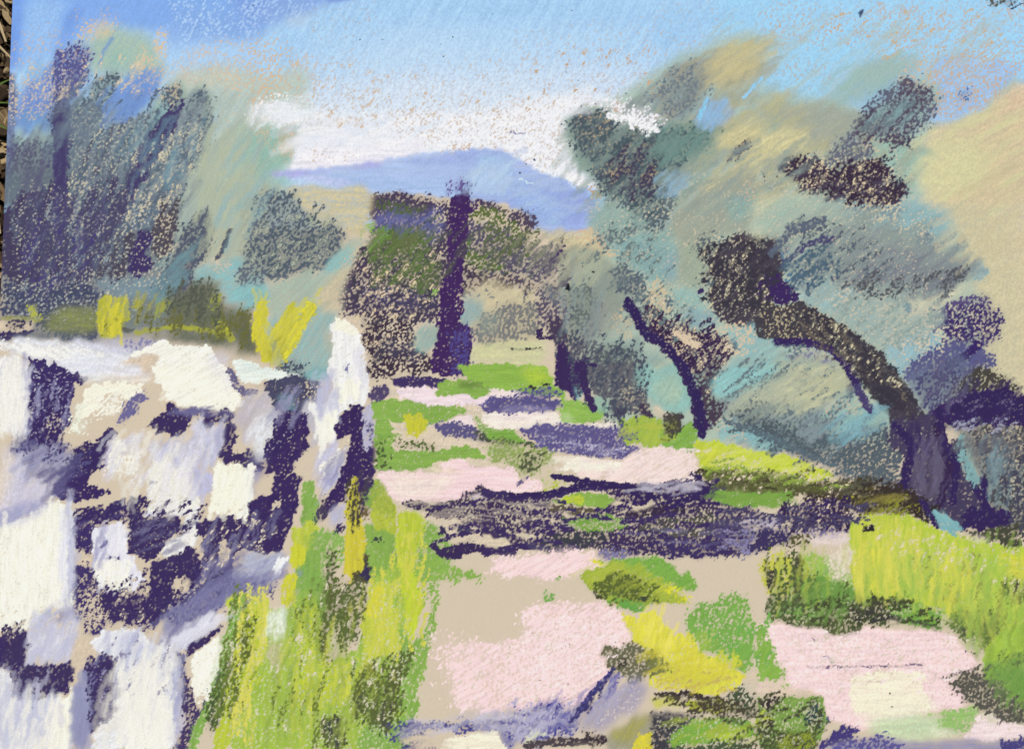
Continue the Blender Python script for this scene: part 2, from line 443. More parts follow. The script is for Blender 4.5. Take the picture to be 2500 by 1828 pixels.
T d8c9a4 .2 10 30 200,1320 1060,1330 1180,1600 700,1700 240,1560
S 98a8a4 .4 20 30 350,900 700,920 850,1020 700,1150 450,1200
# mid row, right of the mountain
B2
S 93b4ac .96 14 30 860,260 950,200 1130,160 1300,330 1500,400 1580,560 1540,850 1400,860 1100,700 960,560 850,420 780,360
S 86b4b4 .95 14 30 1000,520 1150,440 1500,480 1570,560 1550,830 1320,850 1190,740 1000,640
S 8db0bc .7 16 60 1450,640 1560,560 1560,860 1450,900
S 77a2a8 .7 10 30 1200,560 1400,520 1500,640 1300,740
P 59666f .62 10 45 1000,60 1150,40 1450,150 1560,150 1500,280 1480,380 1390,430 1320,370 1200,300 1100,160
T d0be98 .33 8 45 1150,170 1480,180 1480,330 1300,310
P 5f7074 .42 10 45 930,480 1000,420 1350,340 1390,420 1100,420 960,580
S 9ea493 .96 18 45 1620,200 2000,0 2203,-60 2203,420 2100,450 1900,470 1740,540 1780,680 1860,750 1760,850 1750,960 1560,860 1590,600 1500,350 1520,280
S a0ae98 .7 20 60 1590,480 1740,540 1780,700 1840,760 1740,900 1560,840
S 86b4b0 .8 20 45 1950,150 2203,60 2203,350 2000,350
T d8b48e .3 12 45 2080,60 2260,-60 2260,160 2120,200
S 8fc0bc .9 18 60 1540,860 1740,900 1800,1000 1870,1100 1600,1100 1500,1000
S 79a6b8 .85 16 60 1560,1080 1880,1080 1920,1200 1850,1250 1700,1250 1580,1150
P 4a4350 .93 12 45 1880,560 2100,440 2203,470 2400,440 2450,600 2400,900 2300,1250 1960,1200 1850,1080 1820,960 1860,830 1800,640 1960,570
P 5f6a6e .6 12 45 1710,540 1780,500 2000,500 1900,600 1800,640 1730,580
P 55666c .6 12 45 1760,800 1860,760 1900,880 1760,880
P 3c3060 1 5 0 1740,900 1790,930 1770,950 1735,940
T cfc8a8 .10 12 45 1900,460 2300,450 2300,1200 1900,1150
# sand and sage patches under the mountain
S cfc39a .96 10 30 330,420 460,400 600,430 840,420 960,560 1000,640 780,700 560,650 560,540 460,600 360,600 300,520
T dcb994 .4 10 45 700,420 850,400 980,560 1040,640 760,600
P 7a7f84 .42 8 45 840,460 960,430 980,560 930,580
S a3aa94 .96 12 45 600,600 700,560 960,620 1020,720 1050,960 1100,1050 1000,1300 600,1000 540,780 560,680
S 8d958b .9 14 60 600,940 850,880 1030,700 1200,760 1280,860 1300,1000 1200,1010 1120,980 1100,1100 1000,1280 850,1340 650,1340 620,1150
P 66706f .45 10 60 600,880 860,880 880,1200 860,1400 640,1380 580,1200
P 5a6672 .66 10 60 1010,720 1090,700 1200,780 1290,860 1300,980 1260,1020 1120,970 1050,900
T d4be98 .62 8 45 1320,870 1460,870 1480,960 1400,1000 1540,1110 1400,1120 1270,1030
P 566878 .6 8 45 1400,960 1540,1000 1560,1080 1480,1060
T dcbf9a .5 6 0 940,600 1000,570 1180,600 1150,640 960,640
L 22222e 1 2 0 9 845,765 855,765
L 22222e 1 2 90 7 678,808 678,815
L 22222e 1 2 60 12 630,888 642,905
L 22222e 1 2 0 6 770,732 772,733
L 22222e 1 2 0 6 705,1082 708,1084
L 22222e 1 2 0 6 958,1138 961,1138
L 22222e 1 2 0 5 380,236 384,236
L 22222e 1 2 0 5 432,236 434,238
# wooded slope behind the tall trunk: paper shows through
S paper 1 8 0 -560,180 -330,160 0,200 300,280 360,420 560,540 540,800 -100,900 -600,1200 -700,900
B1
S paper 1 8 0 1040,120 1240,100 1700,150 1900,160 2203,200 2203,900 1900,1000 1640,1652 1000,1652 1000,1300 800,1150 780,920 900,700 1060,450 
P 4b4059 .82 8 45 1040,120 1240,110 1300,130 1500,150 1700,180 1700,600 1640,900 1650,1160 1420,1180 1300,1300 1100,1240 1050,1150 830,1120 790,920 900,700 1000,560 1060,450 1060,300
S 6a6eac .80 20 60 1050,300 1180,230 1450,290 1640,250 1640,450 1540,560 1500,420 1400,380 1120,380
P 434068 .35 14 45 1250,300 1600,300 1600,500 1500,420
P 566640 .66 8 45 1000,600 1080,420 1250,400 1500,430 1520,560 1350,640 1150,640
P 6e9c3e .70 6 45 1000,610 1100,420 1200,410 1180,500 1060,610
P 82b24c .62 5 45 950,390 1060,360 1090,420 950,450
P 566440 .52 8 45 1060,800 1600,680 1640,900 1500,960 1100,900
P 566440 .5 8 45 1080,180 1300,210 1500,240 1500,300 1250,300
S 4c4870 .62 16 45 860,860 1500,900 1600,990 1580,1080 1200,1100 900,950
P 6ca83a .95 3 30 1510,970 1590,900 1620,920 1540,990
P 423546 .74 8 60 1050,1140 1400,1180 1360,1300 1500,1420 1570,1460 1550,1610 1030,1640 1060,1450 980,1350
S 45405c .5 14 45 1100,1000 1600,1000 1560,1150 1150,1150
S 4a4a66 .6 14 60 1100,1310 1500,1420 1500,1540 1300,1500 1120,1420
S 84b2ae .85 12 60 1500,1220 1620,1190 1600,1400 1520,1440 1380,1320
T paper .22 10 45 830,700 1650,400 1650,1160 1400,1300 1560,1600 1040,1640 830,1100
T paper .52 8 45 1560,240 1700,200 1690,360 1600,400
T paper .38 8 45 1120,1200 1400,1200 1400,1400 1100,1350
T paper .36 8 45 1100,1500 1550,1520 1540,1640 1040,1640
B2
P 52465e .8 8 30 -330,170 -120,190 0,200 110,250 300,290 390,380 330,460 200,430 0,270 -200,220
P 5f6f3c .8 8 30 -330,240 -100,240 30,260 130,340 330,470 280,510 150,440 -50,330 -300,330
P 57516c .80 8 45 -340,330 -100,360 230,460 330,620 420,640 500,600 600,530 560,690 520,810 380,830 0,740 -120,680 -340,640
P 66883e .62 6 30 -300,560 -200,500 -180,560 -280,620
P 5e743e .62 8 30 -250,600 0,600 130,760 350,820 420,850 0,780 -200,720
S 5a6260 .55 24 45 50,560 260,560 330,760 150,720
P 403060 .75 5 60 470,640 600,530 560,700 520,760 480,740
T paper .40 8 45 -340,180 60,240 330,420 250,450 -100,330 -340,280
T paper .30 8 45 -340,340 300,540 520,700 400,800 -300,680
T paper .8 6 45 -360,680 -310,620 -240,650 -260,740 -340,780
P 4a3e50 .56 8 45 -380,760 -200,680 -120,780 0,780 350,850 430,880 330,960 120,900 -100,880 -260,1000 -370,900
S ccc199 .85 18 30 -250,900 0,860 300,940 400,1010 420,1240 400,1400 250,1380 100,1420 -100,1400 -180,1200 -150,1000
P 8a8a88 .2 10 45 -250,900 0,900 50,960 -150,1000
S 84aeb4 .9 16 75 -380,1000 -250,960 -60,1020 -60,1120 -200,1200 -250,1400 -300,1480 -370,1450 -330,1240 -380,1180
P 7b7b7a .62 10 60 40,1080 160,1040 300,1030 400,1060 420,1180 380,1300 250,1330 100,1340 -150,1400 -200,1320 -60,1120
S 86958e .6 14 60 -100,1100 80,1080 60,1260 -100,1330
S ced29a .8 12 0 0,1380 440,1340 460,1480 380,1560 100,1530 -200,1520 -300,1470 -100,1360
L 3e3a40 .5 4 0 5 170,1420 420,1420
# tall dark trunk
B1
P 442a60 1 4 90 1730,150 1830,70 1890,150 1860,300 1850,600 1820,760 1810,900 1830,1100 1800,1200 1880,1240 1890,1420 1870,1640 1680,1640 1550,1610 1600,1380 1620,1200 1640,900 1670,780 1700,560 1710,300
P 4e3870 .5 8 60 1710,170 1790,20 1880,10 1900,160 1800,100
P 50488a .35 8 90 1740,1250 1880,1240 1870,1640 1740,1640
P 442a60 .5 6 90 1850,160 1960,200 1900,300 1860,300
T paper .16 5 60 1790,900 1830,900 1830,1200 1780,1200
# small dark trunk and olive crowns centre right
B2
P 5a5268 .62 10 75 400,880 560,860 620,1000 640,1200 620,1400 540,1400 400,1150
S 6e7a80 .7 16 75 430,830 540,860 620,1000 520,1040 420,960
P 4a3f58 .9 7 75 470,1160 600,1160 640,1300 640,1400 540,1400 500,1300
L 3d2d58 1 3 30 10 405,1260 400,1310 490,1330
P 60606a .78 10 60 640,1350 860,1330 900,1400 1150,1420 1220,1500 1250,1652 1000,1652 880,1652 640,1560
S 8aa8a4 .9 16 45 880,1340 1180,1330 1380,1440 1480,1500 1560,1600 1560,1652 1300,1652 1200,1500 1000,1430 880,1400
P 5f6868 .55 12 60 860,1380 1220,1420 1260,1652 860,1652
P 3c2a5e 1 4 90 560,1390 640,1400 650,1500 760,1500 820,1490 800,1600 800,1700 530,1700 540,1500
T paper .0 5 60 0,0 1,1 2,0
S 8a8a90 .5 14 60 900,1000 1000,1000 900,1330 720,1330
S 9aa49a .7 20 75 1000,1050 1180,1120 1230,1260 1100,1300 900,1300
T d4be98 .38 10 45 1020,1130 1180,1130 1240,1300 1080,1330 980,1280
S ccc8a2 .7 20 30 1350,1560 1560,1500 1600,1652 1300,1652
# forked dark trunk centre right
P 3d2c5c 1 4 60 1110,1010 1150,990 1200,1010 1250,1120 1280,1200 1400,1300 1330,1330 1430,1400 1500,1450 1620,1560 1700,1652 1600,1652 1500,1480 1380,1390 1290,1340 1230,1250 1180,1130 1110,1080
P 43304f .85 6 45 1240,1060 1350,1060 1500,1160 1700,1270 1850,1290 2060,1360 2050,1460 1920,1560 1850,1652 1640,1652 1560,1480 1400,1330 1260,1180
P 2f2442 .3 6 45 1300,1100 1700,1280 1900,1300 1700,1500
T dcc5a6 .9 5 30 1530,1250 1740,1310 1720,1350 1620,1390 1560,1300
T dcc5a6 .85 5 0 1900,1370 2050,1390 2040,1420 1930,1410
T dcc5a6 .28 8 45 1240,1080 1900,1300 2060,1500 1880,1652 1640,1652 1400,1300
S 8cc0c6 .92 14 30 1950,1260 2300,1180 2500,1350 2300,1500 2060,1652 1930,1652 2080,1450 2060,1360
T dcc2a2 .38 8 45 1850,1220 2203,1200 2203,1400 2080,1500 1990,1340
# right side, B3
B3
S c6c8a8 .8 24 30 -50,150 420,100 500,170 480,300 300,330 120,470 -100,500
S 9cc4b6 .8 24 30 0,250 250,150 500,150 540,240 350,300 100,400 -60,420
S 86b8c4 .92 16 30 560,170 800,160 1150,180 1380,180 1560,330 1600,450 1400,560 1100,430 850,370 580,330
P 7a93a0 .4 10 30 600,200 1150,180 1200,280 1000,370 850,370
P 4d4458 .75 8 30 380,20 1190,-20 1200,110 1150,190 1000,230 700,150 460,120
T d8c6a2 .45 8 30 650,150 1200,120 1150,330 750,340
S 8b9a98 .95 22 30 220,420 520,330 800,400 1150,450 1400,560 1600,620 1700,800 1500,900 1250,960 1000,900 700,760 450,680 200,600
S 94a89c .6 24 30 300,480 700,400 1000,480 800,640 400,640
S 8a8c92 .8 24 30 1000,500 1450,600 1700,820 1300,900 1000,760
P 5f6a80 .6 8 45 120,500 230,390 500,310 450,430 250,560 170,640
P 565280 .85 8 45 150,600 440,420 450,460 280,570 190,640
P 5a8098 .6 10 45 160,620 420,600 650,700 540,830 400,900 330,960 250,860 180,760
P 3f3a5c .35 10 60 180,640 650,680 520,830 330,960
P 5a5868 .62 10 30 650,880 700,780 1000,740 1500,740 1740,800 1500,900 1250,990 1040,990 900,950 700,920
P 5b7898 .8 8 30 1590,780 1640,720 1710,750 1680,800
P 8fb4bc .8 6 30 1760,830 1760,720 1850,680 1910,740 1880,820 1780,850
P 56688a .75 8 30 1270,500 1340,440 1410,440 1420,520 1300,550
S 96c6d0 .92 14 30 380,920 540,800 660,900 900,960 1050,1000 1250,1000 1150,1250 900,1360 800,1290 640,1150 340,1000
S d8cfae .8 24 30 850,1000 1300,980 1500,900 1800,880 1500,1050 1400,1200 1300,1250 1000,1200
S 8ec0d2 .93 14 45 980,1380 1300,1260 1440,1260 1500,1380 1400,1500 1280,1600 1140,1640 1060,1500
T e0cbb0 .38 14 30 400,900 900,960 1450,1100 1440,1400 1180,1480 900,1300 640,1100
T e0cbb0 .2 10 30 1150,300 1450,250 1420,480 1150,440
P 62889a .9 4 45 1190,1040 1260,1040 1250,1110 1200,1100
P 5a4f7c .66 8 30 1400,1180 1450,1110 1700,980 1800,950 1920,1050 1990,1180 1980,1340 1850,1420 1600,1440 1500,1330 1620,1260 1430,1240
P 413468 .5 8 30 1550,1100 1900,1050 1980,1300 1700,1400 1560,1260
P 5a5a88 .88 10 45 1200,1600 1400,1440 1600,1360 1800,1400 1950,1460 1980,1520 1750,1652 1180,1700
L 3a2a66 1 4 30 17 1580,1550 1720,1470 1820,1380
T e0d0b0 .4 8 30 1430,1200 1600,1250 1500,1440 1440,1400
T e0d0b0 .22 8 30 1550,1000 1950,1100 1950,1400 1600,1300
G
K 8f9d97 .55 8 38 200 150 14 1900,540 2080,530 2300,600 2370,690 2250,720 2060,680 1940,620
K 7d848c .5 8 36 110 140 12 2060,620 2330,640 2370,700 2150,710
K a7b7a8 .4 8 38 80 120 12 1870,520 2000,480 2100,560 1960,620
H 596270 .5 5 40 60 70 10 1920,530 2100,560 2200,690 2000,680
K 9fb6b0 .5 8 38 120 120 12 1960,700 2200,720 2300,800 2180,860 2060,820
B3
G
H 6a7a7c .45 5 40 60 60 8 1400,560 1640,560 1640,700 1720,860 1560,800
H 8fa09a .4 5 40 60 70 8 1900,700 2300,700 2300,850 2150,850
T d8c9ac .10 20 40 1400,480 2300,300 2300,900 1700,900
B3
# right olive limbs
P 46414e .95 6 30 -60,560 0,560 60,500 120,520 130,640 200,760 160,900 60,1000 -120,1060 -140,800
P 3d2a60 1 4 30 0,800 150,790 200,860 270,880 300,960 330,990 200,1040 0,1010 -60,930
P 46414a .94 5 30 -60,1020 180,1060 330,1000 480,1110 700,1230 860,1350 1000,1430 1060,1540 1160,1660 1300,1900 1100,2000 950,1850 780,1652 700,1560 560,1420 300,1380 60,1340 -60,1300
T d0c098 .22 8 30 0,1040 400,1040 700,1260 600,1380 50,1320
L 3c2c60 1 4 30 16 110,1370 350,1370 520,1400 650,1480 730,1652 740,1800
S 9cc8c4 .93 14 30 -80,1360 100,1380 300,1450 550,1500 640,1652 600,1800 0,1800 -80,1700
P 7e7c98 .5 8 30 180,1480 400,1420 600,1500 660,1652 500,1600 300,1560
S c6cfae .7 24 30 250,1560 550,1560 640,1800 200,1900
C3
S 8fb8b4 .97 18 30 -900,120 0,-100 600,0 700,160 900,380 1080,330 1080,480 1060,640 640,640 400,720 200,640 -100,450 -500,350 -900,300
S c6c8a6 .85 24 30 100,250 400,60 620,20 740,200 600,260 420,380 100,400 0,350
S d0c8a8 .7 22 30 420,260 560,200 620,280 480,370
S 8cc4c4 .9 20 30 560,430 700,300 850,320 930,400 1060,440 900,480 700,520
P 5f7480 .5 14 30 -400,100 150,50 400,200 400,340 200,400 0,500 -200,350
S b8bea2 .85 14 30 -300,200 150,180 350,100 250,260 0,400 -250,420
P 5c6670 .55 14 30 0,480 400,360 560,430 650,560 600,640 350,660 0,520
P 55606a .78 12 30 0,560 250,620 640,560 900,480 1060,480 1060,640 1200,700 1160,860 1100,980 800,920 640,860 400,720 200,700 0,600
S 57636f .7 18 150 -100,470 100,540 400,680 700,820 1100,920 1080,980 750,880 300,720 0,600
T c8c3a0 .12 10 30 400,560 1150,560 1100,900 500,780
T dcc2a2 .32 8 30 560,240 850,300 850,380 560,420
L 3e3060 1 4 60 24 740,0 770,80 800,140
L 4a4270 .9 5 60 20 800,160 860,260 910,340
S 7fb2c4 .8 8 60 900,280 1000,260 1060,330 940,400
P 423e48 .93 6 120 780,0 1100,-40 1180,100 1280,200 1300,300 1150,420 1080,320 950,260 880,180
S 6e7a94 .85 20 75 1200,0 1750,-60 1700,150 1560,200 1500,330 1400,380 1300,220
P 4c4a70 .5 14 75 1300,60 1700,-40 1600,150 1500,350 1350,350
P 4a4642 .78 8 45 1600,200 1750,20 1900,0 2100,120 2180,200 1900,180 1700,230
S 6f7476 .95 14 60 1470,400 1560,430 1880,420 2260,440 2300,1450 1950,1300 2120,1240 1900,1170 1850,900 1720,900 1640,600
P 4f4c50 .5 14 60 1700,420 2260,420 2260,1000 1900,900
S 8fb8ae .92 12 75 1640,560 1760,620 1780,800 1820,950 1840,1100 1740,980 1690,750
S 7fa6b0 .7 24 60 1880,850 2203,850 2203,1150 1950,1150
P 4b4a50 .55 12 60 1840,900 2203,850 2260,1450 2100,1450 1950,1300 2120,1240 1900,1150
T d8c6a6 .18 12 60 1700,450 2260,440 2260,1300 2100,1200 2000,800
P 3c2a5e 1 5 30 1380,400 1560,260 1700,200 1900,170 2050,190 2180,220 2260,350 2260,430 2130,460 1950,480 1860,420 1620,450 1460,460
P 46404c .92 6 120 960,220 1200,120 1320,300 1420,430 1300,520 1090,480 1070,360
P 48405e .93 6 75 1080,440 1260,430 1400,380 1500,480 1560,560 1540,700 1600,600 1650,620 1680,800 1740,960 1840,1140 2000,1190 2110,1240 2090,1300 1980,1340 1760,1340 1700,1360 1640,1350 1540,1210 1470,1170 1400,1240 1300,1160 1200,1050 1130,1000 1180,860 1210,720 1060,620 1070,540
G
K 38285c .6 5 100 16 120 10 2200,1040 2330,1040 2320,1200 2240,1200
K 6a6478 .45 6 95 18 110 9 2230,1050 2310,1050 2300,1230 2230,1210
K 38285c .6 5 60 16 90 12 2330,960 2470,950 2500,1020 2340,1010
K 5e5a78 .45 7 60 26 90 10 2240,900 2380,880 2350,1000 2260,1010
C3
S 544c60 .9 16 75 1340,740 1500,720 1560,820 1520,1000 1470,1130 1400,1080 1380,900
L 38284f 1 4 90 18 1480,480 1520,680 1580,820 1530,1000 1500,1130
L 38285c 1 4 120 12 1850,920 1870,1020 1880,1160
S 82bcc0 .95 6 120 1440,1180 1560,1220 1640,1350 1680,1400 1600,1420 1450,1300 1330,1280
T e0ccb4 .25 8 120 1300,1260 1640,1340 1640,1420 1400,1400
G
K a8b09c .5 7 35 150 150 12 1700,930 1880,900 2020,900 2060,960 1990,1010 1860,1040 1740,980
K 7e929c .45 7 30 110 130 10 1700,960 1900,1000 2100,1060 2080,1120 1850,1080 1720,1010
K b9bb98 .45 7 32 60 150 12 1850,910 2030,900 2070,950 1950,990
sage_off
# left dark grove
A0
S 6c84c8 .9 16 75 440,420 740,400 740,700 620,820 600,960 440,1060 130,1080 170,740 430,560
P 57558c .62 8 75 480,520 560,410 740,400 730,700 600,820 560,960 450,900
S 6f9ccf .8 20 75 160,940 440,940 440,1110 150,1110
S 7fb0da .6 14 75 210,560 380,520 330,700 220,650
T d8c2a4 .30 10 75 480,420 740,400 740,760 560,660
T d8c2a4 .26 12 75 150,640 560,560 580,820 420,1000 150,1000
T d8bd9f .12 20 60 120,420 500,420 500,600 120,620
S 9db2a2 .95 12 75 780,630 1050,620 900,850 850,1000 1050,1000 1250,960 1350,720 1560,720 1750,760 1790,1000 1750,1200 1650,1700 50,1700 60,1140 170,1090 440,1090 600,900 760,800
S 85c2c0 .6 24 75 1260,900 1500,820 1500,960 1250,1000
P 596674 .60 10 75 780,640 1030,630 960,800 850,1000 1050,1000 1220,940 1300,1000 1380,960 1560,900 1750,760 1790,1000 1740,1200 1650,1700 60,1700 60,1200 440,1200 600,900 780,790
S 6e93d6 .93 14 60 1060,640 1200,650 1330,700 1330,820 1150,940 900,1060 850,1000 920,860 1000,700
S 7d9fd8 .6 14 60 1080,560 1340,560 1340,760 1100,700
T d9c0a0 .3 10 60 1060,560 1330,560 1330,760 1150,900 1080,700
T dfc6a2 .55 8 60 1340,720 1520,720 1500,880 1440,940 1330,800
P 5f6a76 .6 8 75 1370,740 1560,740 1500,860 1380,900
S 84929a .5 14 60 1560,760 1750,760 1780,1000 1600,1000
S 5f6a78 .55 24 75 600,1250 1000,1150 1100,1400 900,1652 600,1652
S 838d90 .75 20 75 120,1250 430,1250 430,1652 100,1652
P 57596e .45 10 75 120,1260 430,1260 430,1652 100,1652
T d6d0b0 .26 14 60 1260,1060 1700,1060 1650,1500 1240,1420
T d6d0b0 .16 14 75 600,900 1250,1000 1200,1500 560,1652
T dccfae .5 6 75 560,1460 780,1440 800,1600 720,1652 570,1600
P 464070 .95 7 90 460,960 600,900 590,1100 600,1200 565,1400 550,1700 450,1700 450,1200
P 47406c .93 7 60 1400,940 1520,930 1490,1060 1400,1180 1320,1300 1240,1400 1190,1500 1130,1700 780,1700 900,1520 1080,1440 1160,1260 1250,1120 1380,1000
S 86a4aa .65 18 75 1300,1420 1650,1400 1640,1700 1230,1700
S 565480 .85 8 90 70,600 140,640 150,900 130,1100 125,1250 60,1700 30,1700 55,1100
T d8c4a8 .42 6 90 75,640 150,660 140,1000 100,1080 80,900
B0
S 67747f .9 60 75 20,-90 800,-120 1650,-90 1540,560 1640,700 1600,850 1850,840 1900,1100 2130,1150 2150,1450 1900,1400 1400,1300 1000,1350 300,1330 20,1340
S b0b8a0 .96 18 60 1650,60 2240,-60 2240,640 1900,680 1640,700 1500,520 1560,280
S 8fb0ac .7 14 60 1500,300 1640,100 1600,300 1500,520 1440,700 1300,800 1300,620
T d9ccb0 .42 8 60 1050,250 1200,60 1260,-60 1260,280 1150,420 1000,420
P 47405f .93 12 75 180,120 400,90 450,-30 560,-30 590,200 560,460 740,460 770,60 900,-40 1190,-40 1120,200 1000,420 880,600 780,780 700,850 400,830 200,880 30,800 25,300
S 5d6b88 .6 22 90 440,250 570,330 560,500 450,480
S 6f7a80 .8 14 90 580,180 740,180 720,460 620,480 560,380
T d9ccae .42 8 90 560,150 750,60 740,460 620,480
P 55627c .5 14 75 880,180 1060,200 980,440 860,420
P 5b5b68 .85 10 60 900,470 1160,440 1080,800 760,790 880,600
T d9ccae .16 10 60 850,500 1100,460 1080,760 850,760
P 433868 .96 6 75 1170,450 1310,430 1250,560 1210,620 1290,720 1150,810 1090,780 1090,620
P 524c58 .78 8 60 1360,170 1530,200 1480,420 1410,640 1300,640 1290,460
P 5c6678 .6 8 60 1250,100 1450,60 1640,0 1580,160 1380,200
T d9ccae .30 8 60 1240,60 1640,30 1480,500 1380,700 1270,600
P 555c6e .76 8 60 1560,400 1680,260 1780,240 1800,400 1750,600 1660,680 1570,900 1440,960 1300,900 1450,680
L 555a6a .85 5 60 10 1935,420 1880,560 1830,660
T dcc6a8 .5 8 60 1380,480 1500,560 1420,640 1370,560
S 84babe .95 14 30 1700,690 1950,660 2240,640 2240,1100 1950,1080 1850,860 1640,830
S a4b8aa .6 20 30 2000,560 2240,560 2240,800 2050,700
T dcc6ac .55 7 60 1770,600 1960,700 1900,760 1790,720
S 7894a0 .85 14 30 780,830 1090,800 1300,800 1420,900 1300,1000 1060,1000 860,950
S 6d7c78 .7 14 30 1040,1000 1420,1000 1420,1250 1000,1260
P 484d68 .72 10 75 20,880 400,850 750,850 860,1000 820,1310 500,1300 300,1200 20,1150
T b9c0c0 .16 10 60 20,880 1300,860 1250,1050 800,1200 20,1130
S 8f9650 .75 18 0 340,1180 500,1060 850,1080 850,1270 420,1290
S 62684c .9 16 60 1430,980 1620,860 1850,860 1900,1100 2130,1150 2160,1450 1900,1360 1400,1260
P b9b83e .96 7 90 830,1000 1000,960 1090,1050 1080,1160 1010,1310 860,1330 820,1200
P 7d7a3c .4 8 90 860,1180 1080,1160 1000,1270 860,1260
P ccc640 1 4 90 925,1200 1000,1190 990,1310 930,1300
P a8ab4c .85 7 75 1120,1020 1180,960 1170,1050 1130,1120
P 97a050 .75 8 75 1300,960 1400,940 1440,1100 1300,1140
P 9aa048 .75 8 75 1780,960 1860,930 1850,1110 1800,1050
P b4b43c .9 7 60 1800,1150 1900,1200 1970,1340 1830,1300
P b0b450 .85 5 60 215,1050 280,1060 350,1190 290,1180
M aaac3c .95 4 0 11 1150,1275 1500,1228 1800,1270 1950,1340
M 9a9c5a .9 4 0 9 20,1155 330,1172
M 4a4c46 .8 4 0 8 1010,1250 1110,1262
S 57624e .8 12 0 1180,1290 1900,1300 1950,1400 1700,1370 1300,1330
S d9c6ac 1 5 0 -20,1180 270,1180 265,1270 -20,1300
P 464058 .55 5 0 30,1185 250,1180 220,1240 60,1240
P 3f3560 .9 5 0 -20,1280 60,1290 280,1250 280,1290 60,1350 -20,1350
S 5a6674 .8 14 0 60,1290 500,1270 900,1350 700,1370 200,1320
G
K 7a8894 .40 8 68 130 140 12 140,260 440,260 500,340 460,560 300,740 240,600
K a9b6a8 .40 8 60 120 160 14 480,240 640,300 640,500 560,640 440,640
K 5d6a7a .42 7 65 90 120 10 200,440 420,440 400,640 220,660
A0
P 4c4872 .84 10 88 465,860 580,900 590,1100 600,1200 560,1400 555,1700 460,1700 450,1200
P 4a4670 .84 10 60 1400,940 1510,930 1480,1060 1390,1180 1310,1300 1240,1400 1180,1500 1120,1700 850,1700 1000,1520 1100,1440 1160,1260 1250,1120 1380,1000
P 5a5c70 .45 10 65 620,1150 1150,1050 1100,1350 950,1500 640,1500
P 6a707c .40 10 70 1300,1150 1700,860 1760,1000 1650,1400 1350,1500
T d6d0b0 .26 10 60 1300,1060 1700,1060 1650,1500 1280,1400
T d6d0b0 .2 10 75 600,1000 1200,1050 1150,1450 600,1500
T d9ccb0 .4 8 60 580,1480 760,1440 780,1640 600,1640
B0
P 4b4768 .82 12 75 780,60 900,-40 1150,-40 1080,200 980,420 880,600 780,780 700,700 750,400
P 4f4a5c .6 8 60 900,470 1150,440 1060,800 780,790 880,600
P 433868 .95 6 75 1170,450 1300,430 1240,560 1200,620 1270,720 1150,810 1090,780 1090,620
P 524c58 .72 8 60 1360,170 1520,200 1470,420 1400,640 1300,640 1290,460
T d9ccb0 .40 8 60 1050,250 1230,60 1250,280 1140,420 1000,420
P 555c6e .72 8 60 1560,400 1680,260 1780,240 1800,400 1750,600 1660,680 1570,900 1440,960 1300,900 1450,680
T d9ccae .25 8 60 1240,200 1450,150 1420,600 1300,700
L 555a6a .85 5 60 10 1935,420 1880,560 1830,660
G
K 6f8f98 .5 7 45 40 90 10 380,700 440,620 480,600 440,700 400,740
G
K 6f7f90 .38 7 70 60 120 10 30,480 220,460 330,480 300,640 60,660
K 4a4470 .45 7 75 50 120 11 40,480 260,460 250,660 60,680
H 8a98a0 .4 5 60 30 60 8 60,480 300,470 280,680 60,700
K 8a97a0 .4 8 65 50 110 10 250,260 500,240 470,440 330,520
T cfcbb4 .14 12 60 30,460 320,440 420,700 40,720
# sage hollow right of the left grove
B1
S cdc096 .96 14 0 250,60 500,40 760,70 960,30 1060,110 1050,300 1000,460 830,440 500,380 400,150
S aab19b .95 14 60 -60,60 250,60 440,110 530,260 850,450 800,640 650,760 200,800 -60,860
P 626c7a .58 8 45 80,180 200,100 430,110 400,240 520,260 510,400 700,400 850,460 800,620 640,760 400,800 100,870 -60,850 -20,650 60,400
P 56606e .45 8 45 150,480 700,400 840,470 640,740 200,800 80,700
S a4b8a8 .95 14 45 -30,880 650,780 800,580 950,450 1060,480 980,600 830,800 800,1150 200,1160 180,900
S 84bcbe .8 14 30 780,600 940,560 860,720 640,800 620,760
S cebd9c .85 16 45 640,900 820,760 980,540 1050,460 1060,500 980,620 900,720 820,860 800,1140 620,1140
T d9c2a4 .3 10 45 780,700 1040,460 1060,500 900,760 820,1150 700,1000
S 84bcbe .85 14 30 -60,880 200,880 180,1010 -60,1020
S 90b4b2 .96 14 60 180,1150 620,1080 790,1160 700,1250 740,1400 720,1652 640,1700 400,1700 300,1560 180,1500
S b4b29e .6 10 60 640,1200 720,1260 740,1480 660,1400
P 4d5568 .6 10 60 240,1520 440,1500 560,1700 300,1700
S 5a6049 .85 12 75 -60,1080 60,1120 130,1500 -60,1450
P d4cc38 .96 6 60 60,1300 80,1100 140,970 180,1050 160,1240 200,1350 230,1520 160,1540 110,1430
P c6c23e .93 6 60 220,1250 300,1150 380,1030 440,1070 400,1200 440,1140 540,1000 590,1010 580,1120 480,1260 420,1400 320,1520 280,1400
S a8a43c .8 8 60 150,1380 240,1280 300,1350 340,1460 300,1530 200,1530
P ded63c .6 6 60 400,1200 540,1000 590,1000 560,1140 400,1380 320,1500
# ---------------- stone wall
B0
S e4e6ee .97 8 150 0,1365 200,1325 700,1355 1010,1400 1300,1455 950,1570 800,1652 1200,1652 1250,1700 480,1652 250,1500 0,1430
S c9c8de .6 12 150 500,1350 1350,1340 1300,1420 1060,1480 900,1450
P 8a88ae .4 6 30 1020,1340 1400,1340 1300,1420 1080,1470
P f3f1ea .8 6 150 0,1370 300,1390 900,1450 800,1560 400,1480 0,1420
T paper .6 8 60 0,1380 60,1400 80,1460 0,1480
P f6f4e6 1 4 30 1040,1480 1400,1345 1450,1385 1760,1400 1900,1652 1300,1700 1310,1460 1200,1465
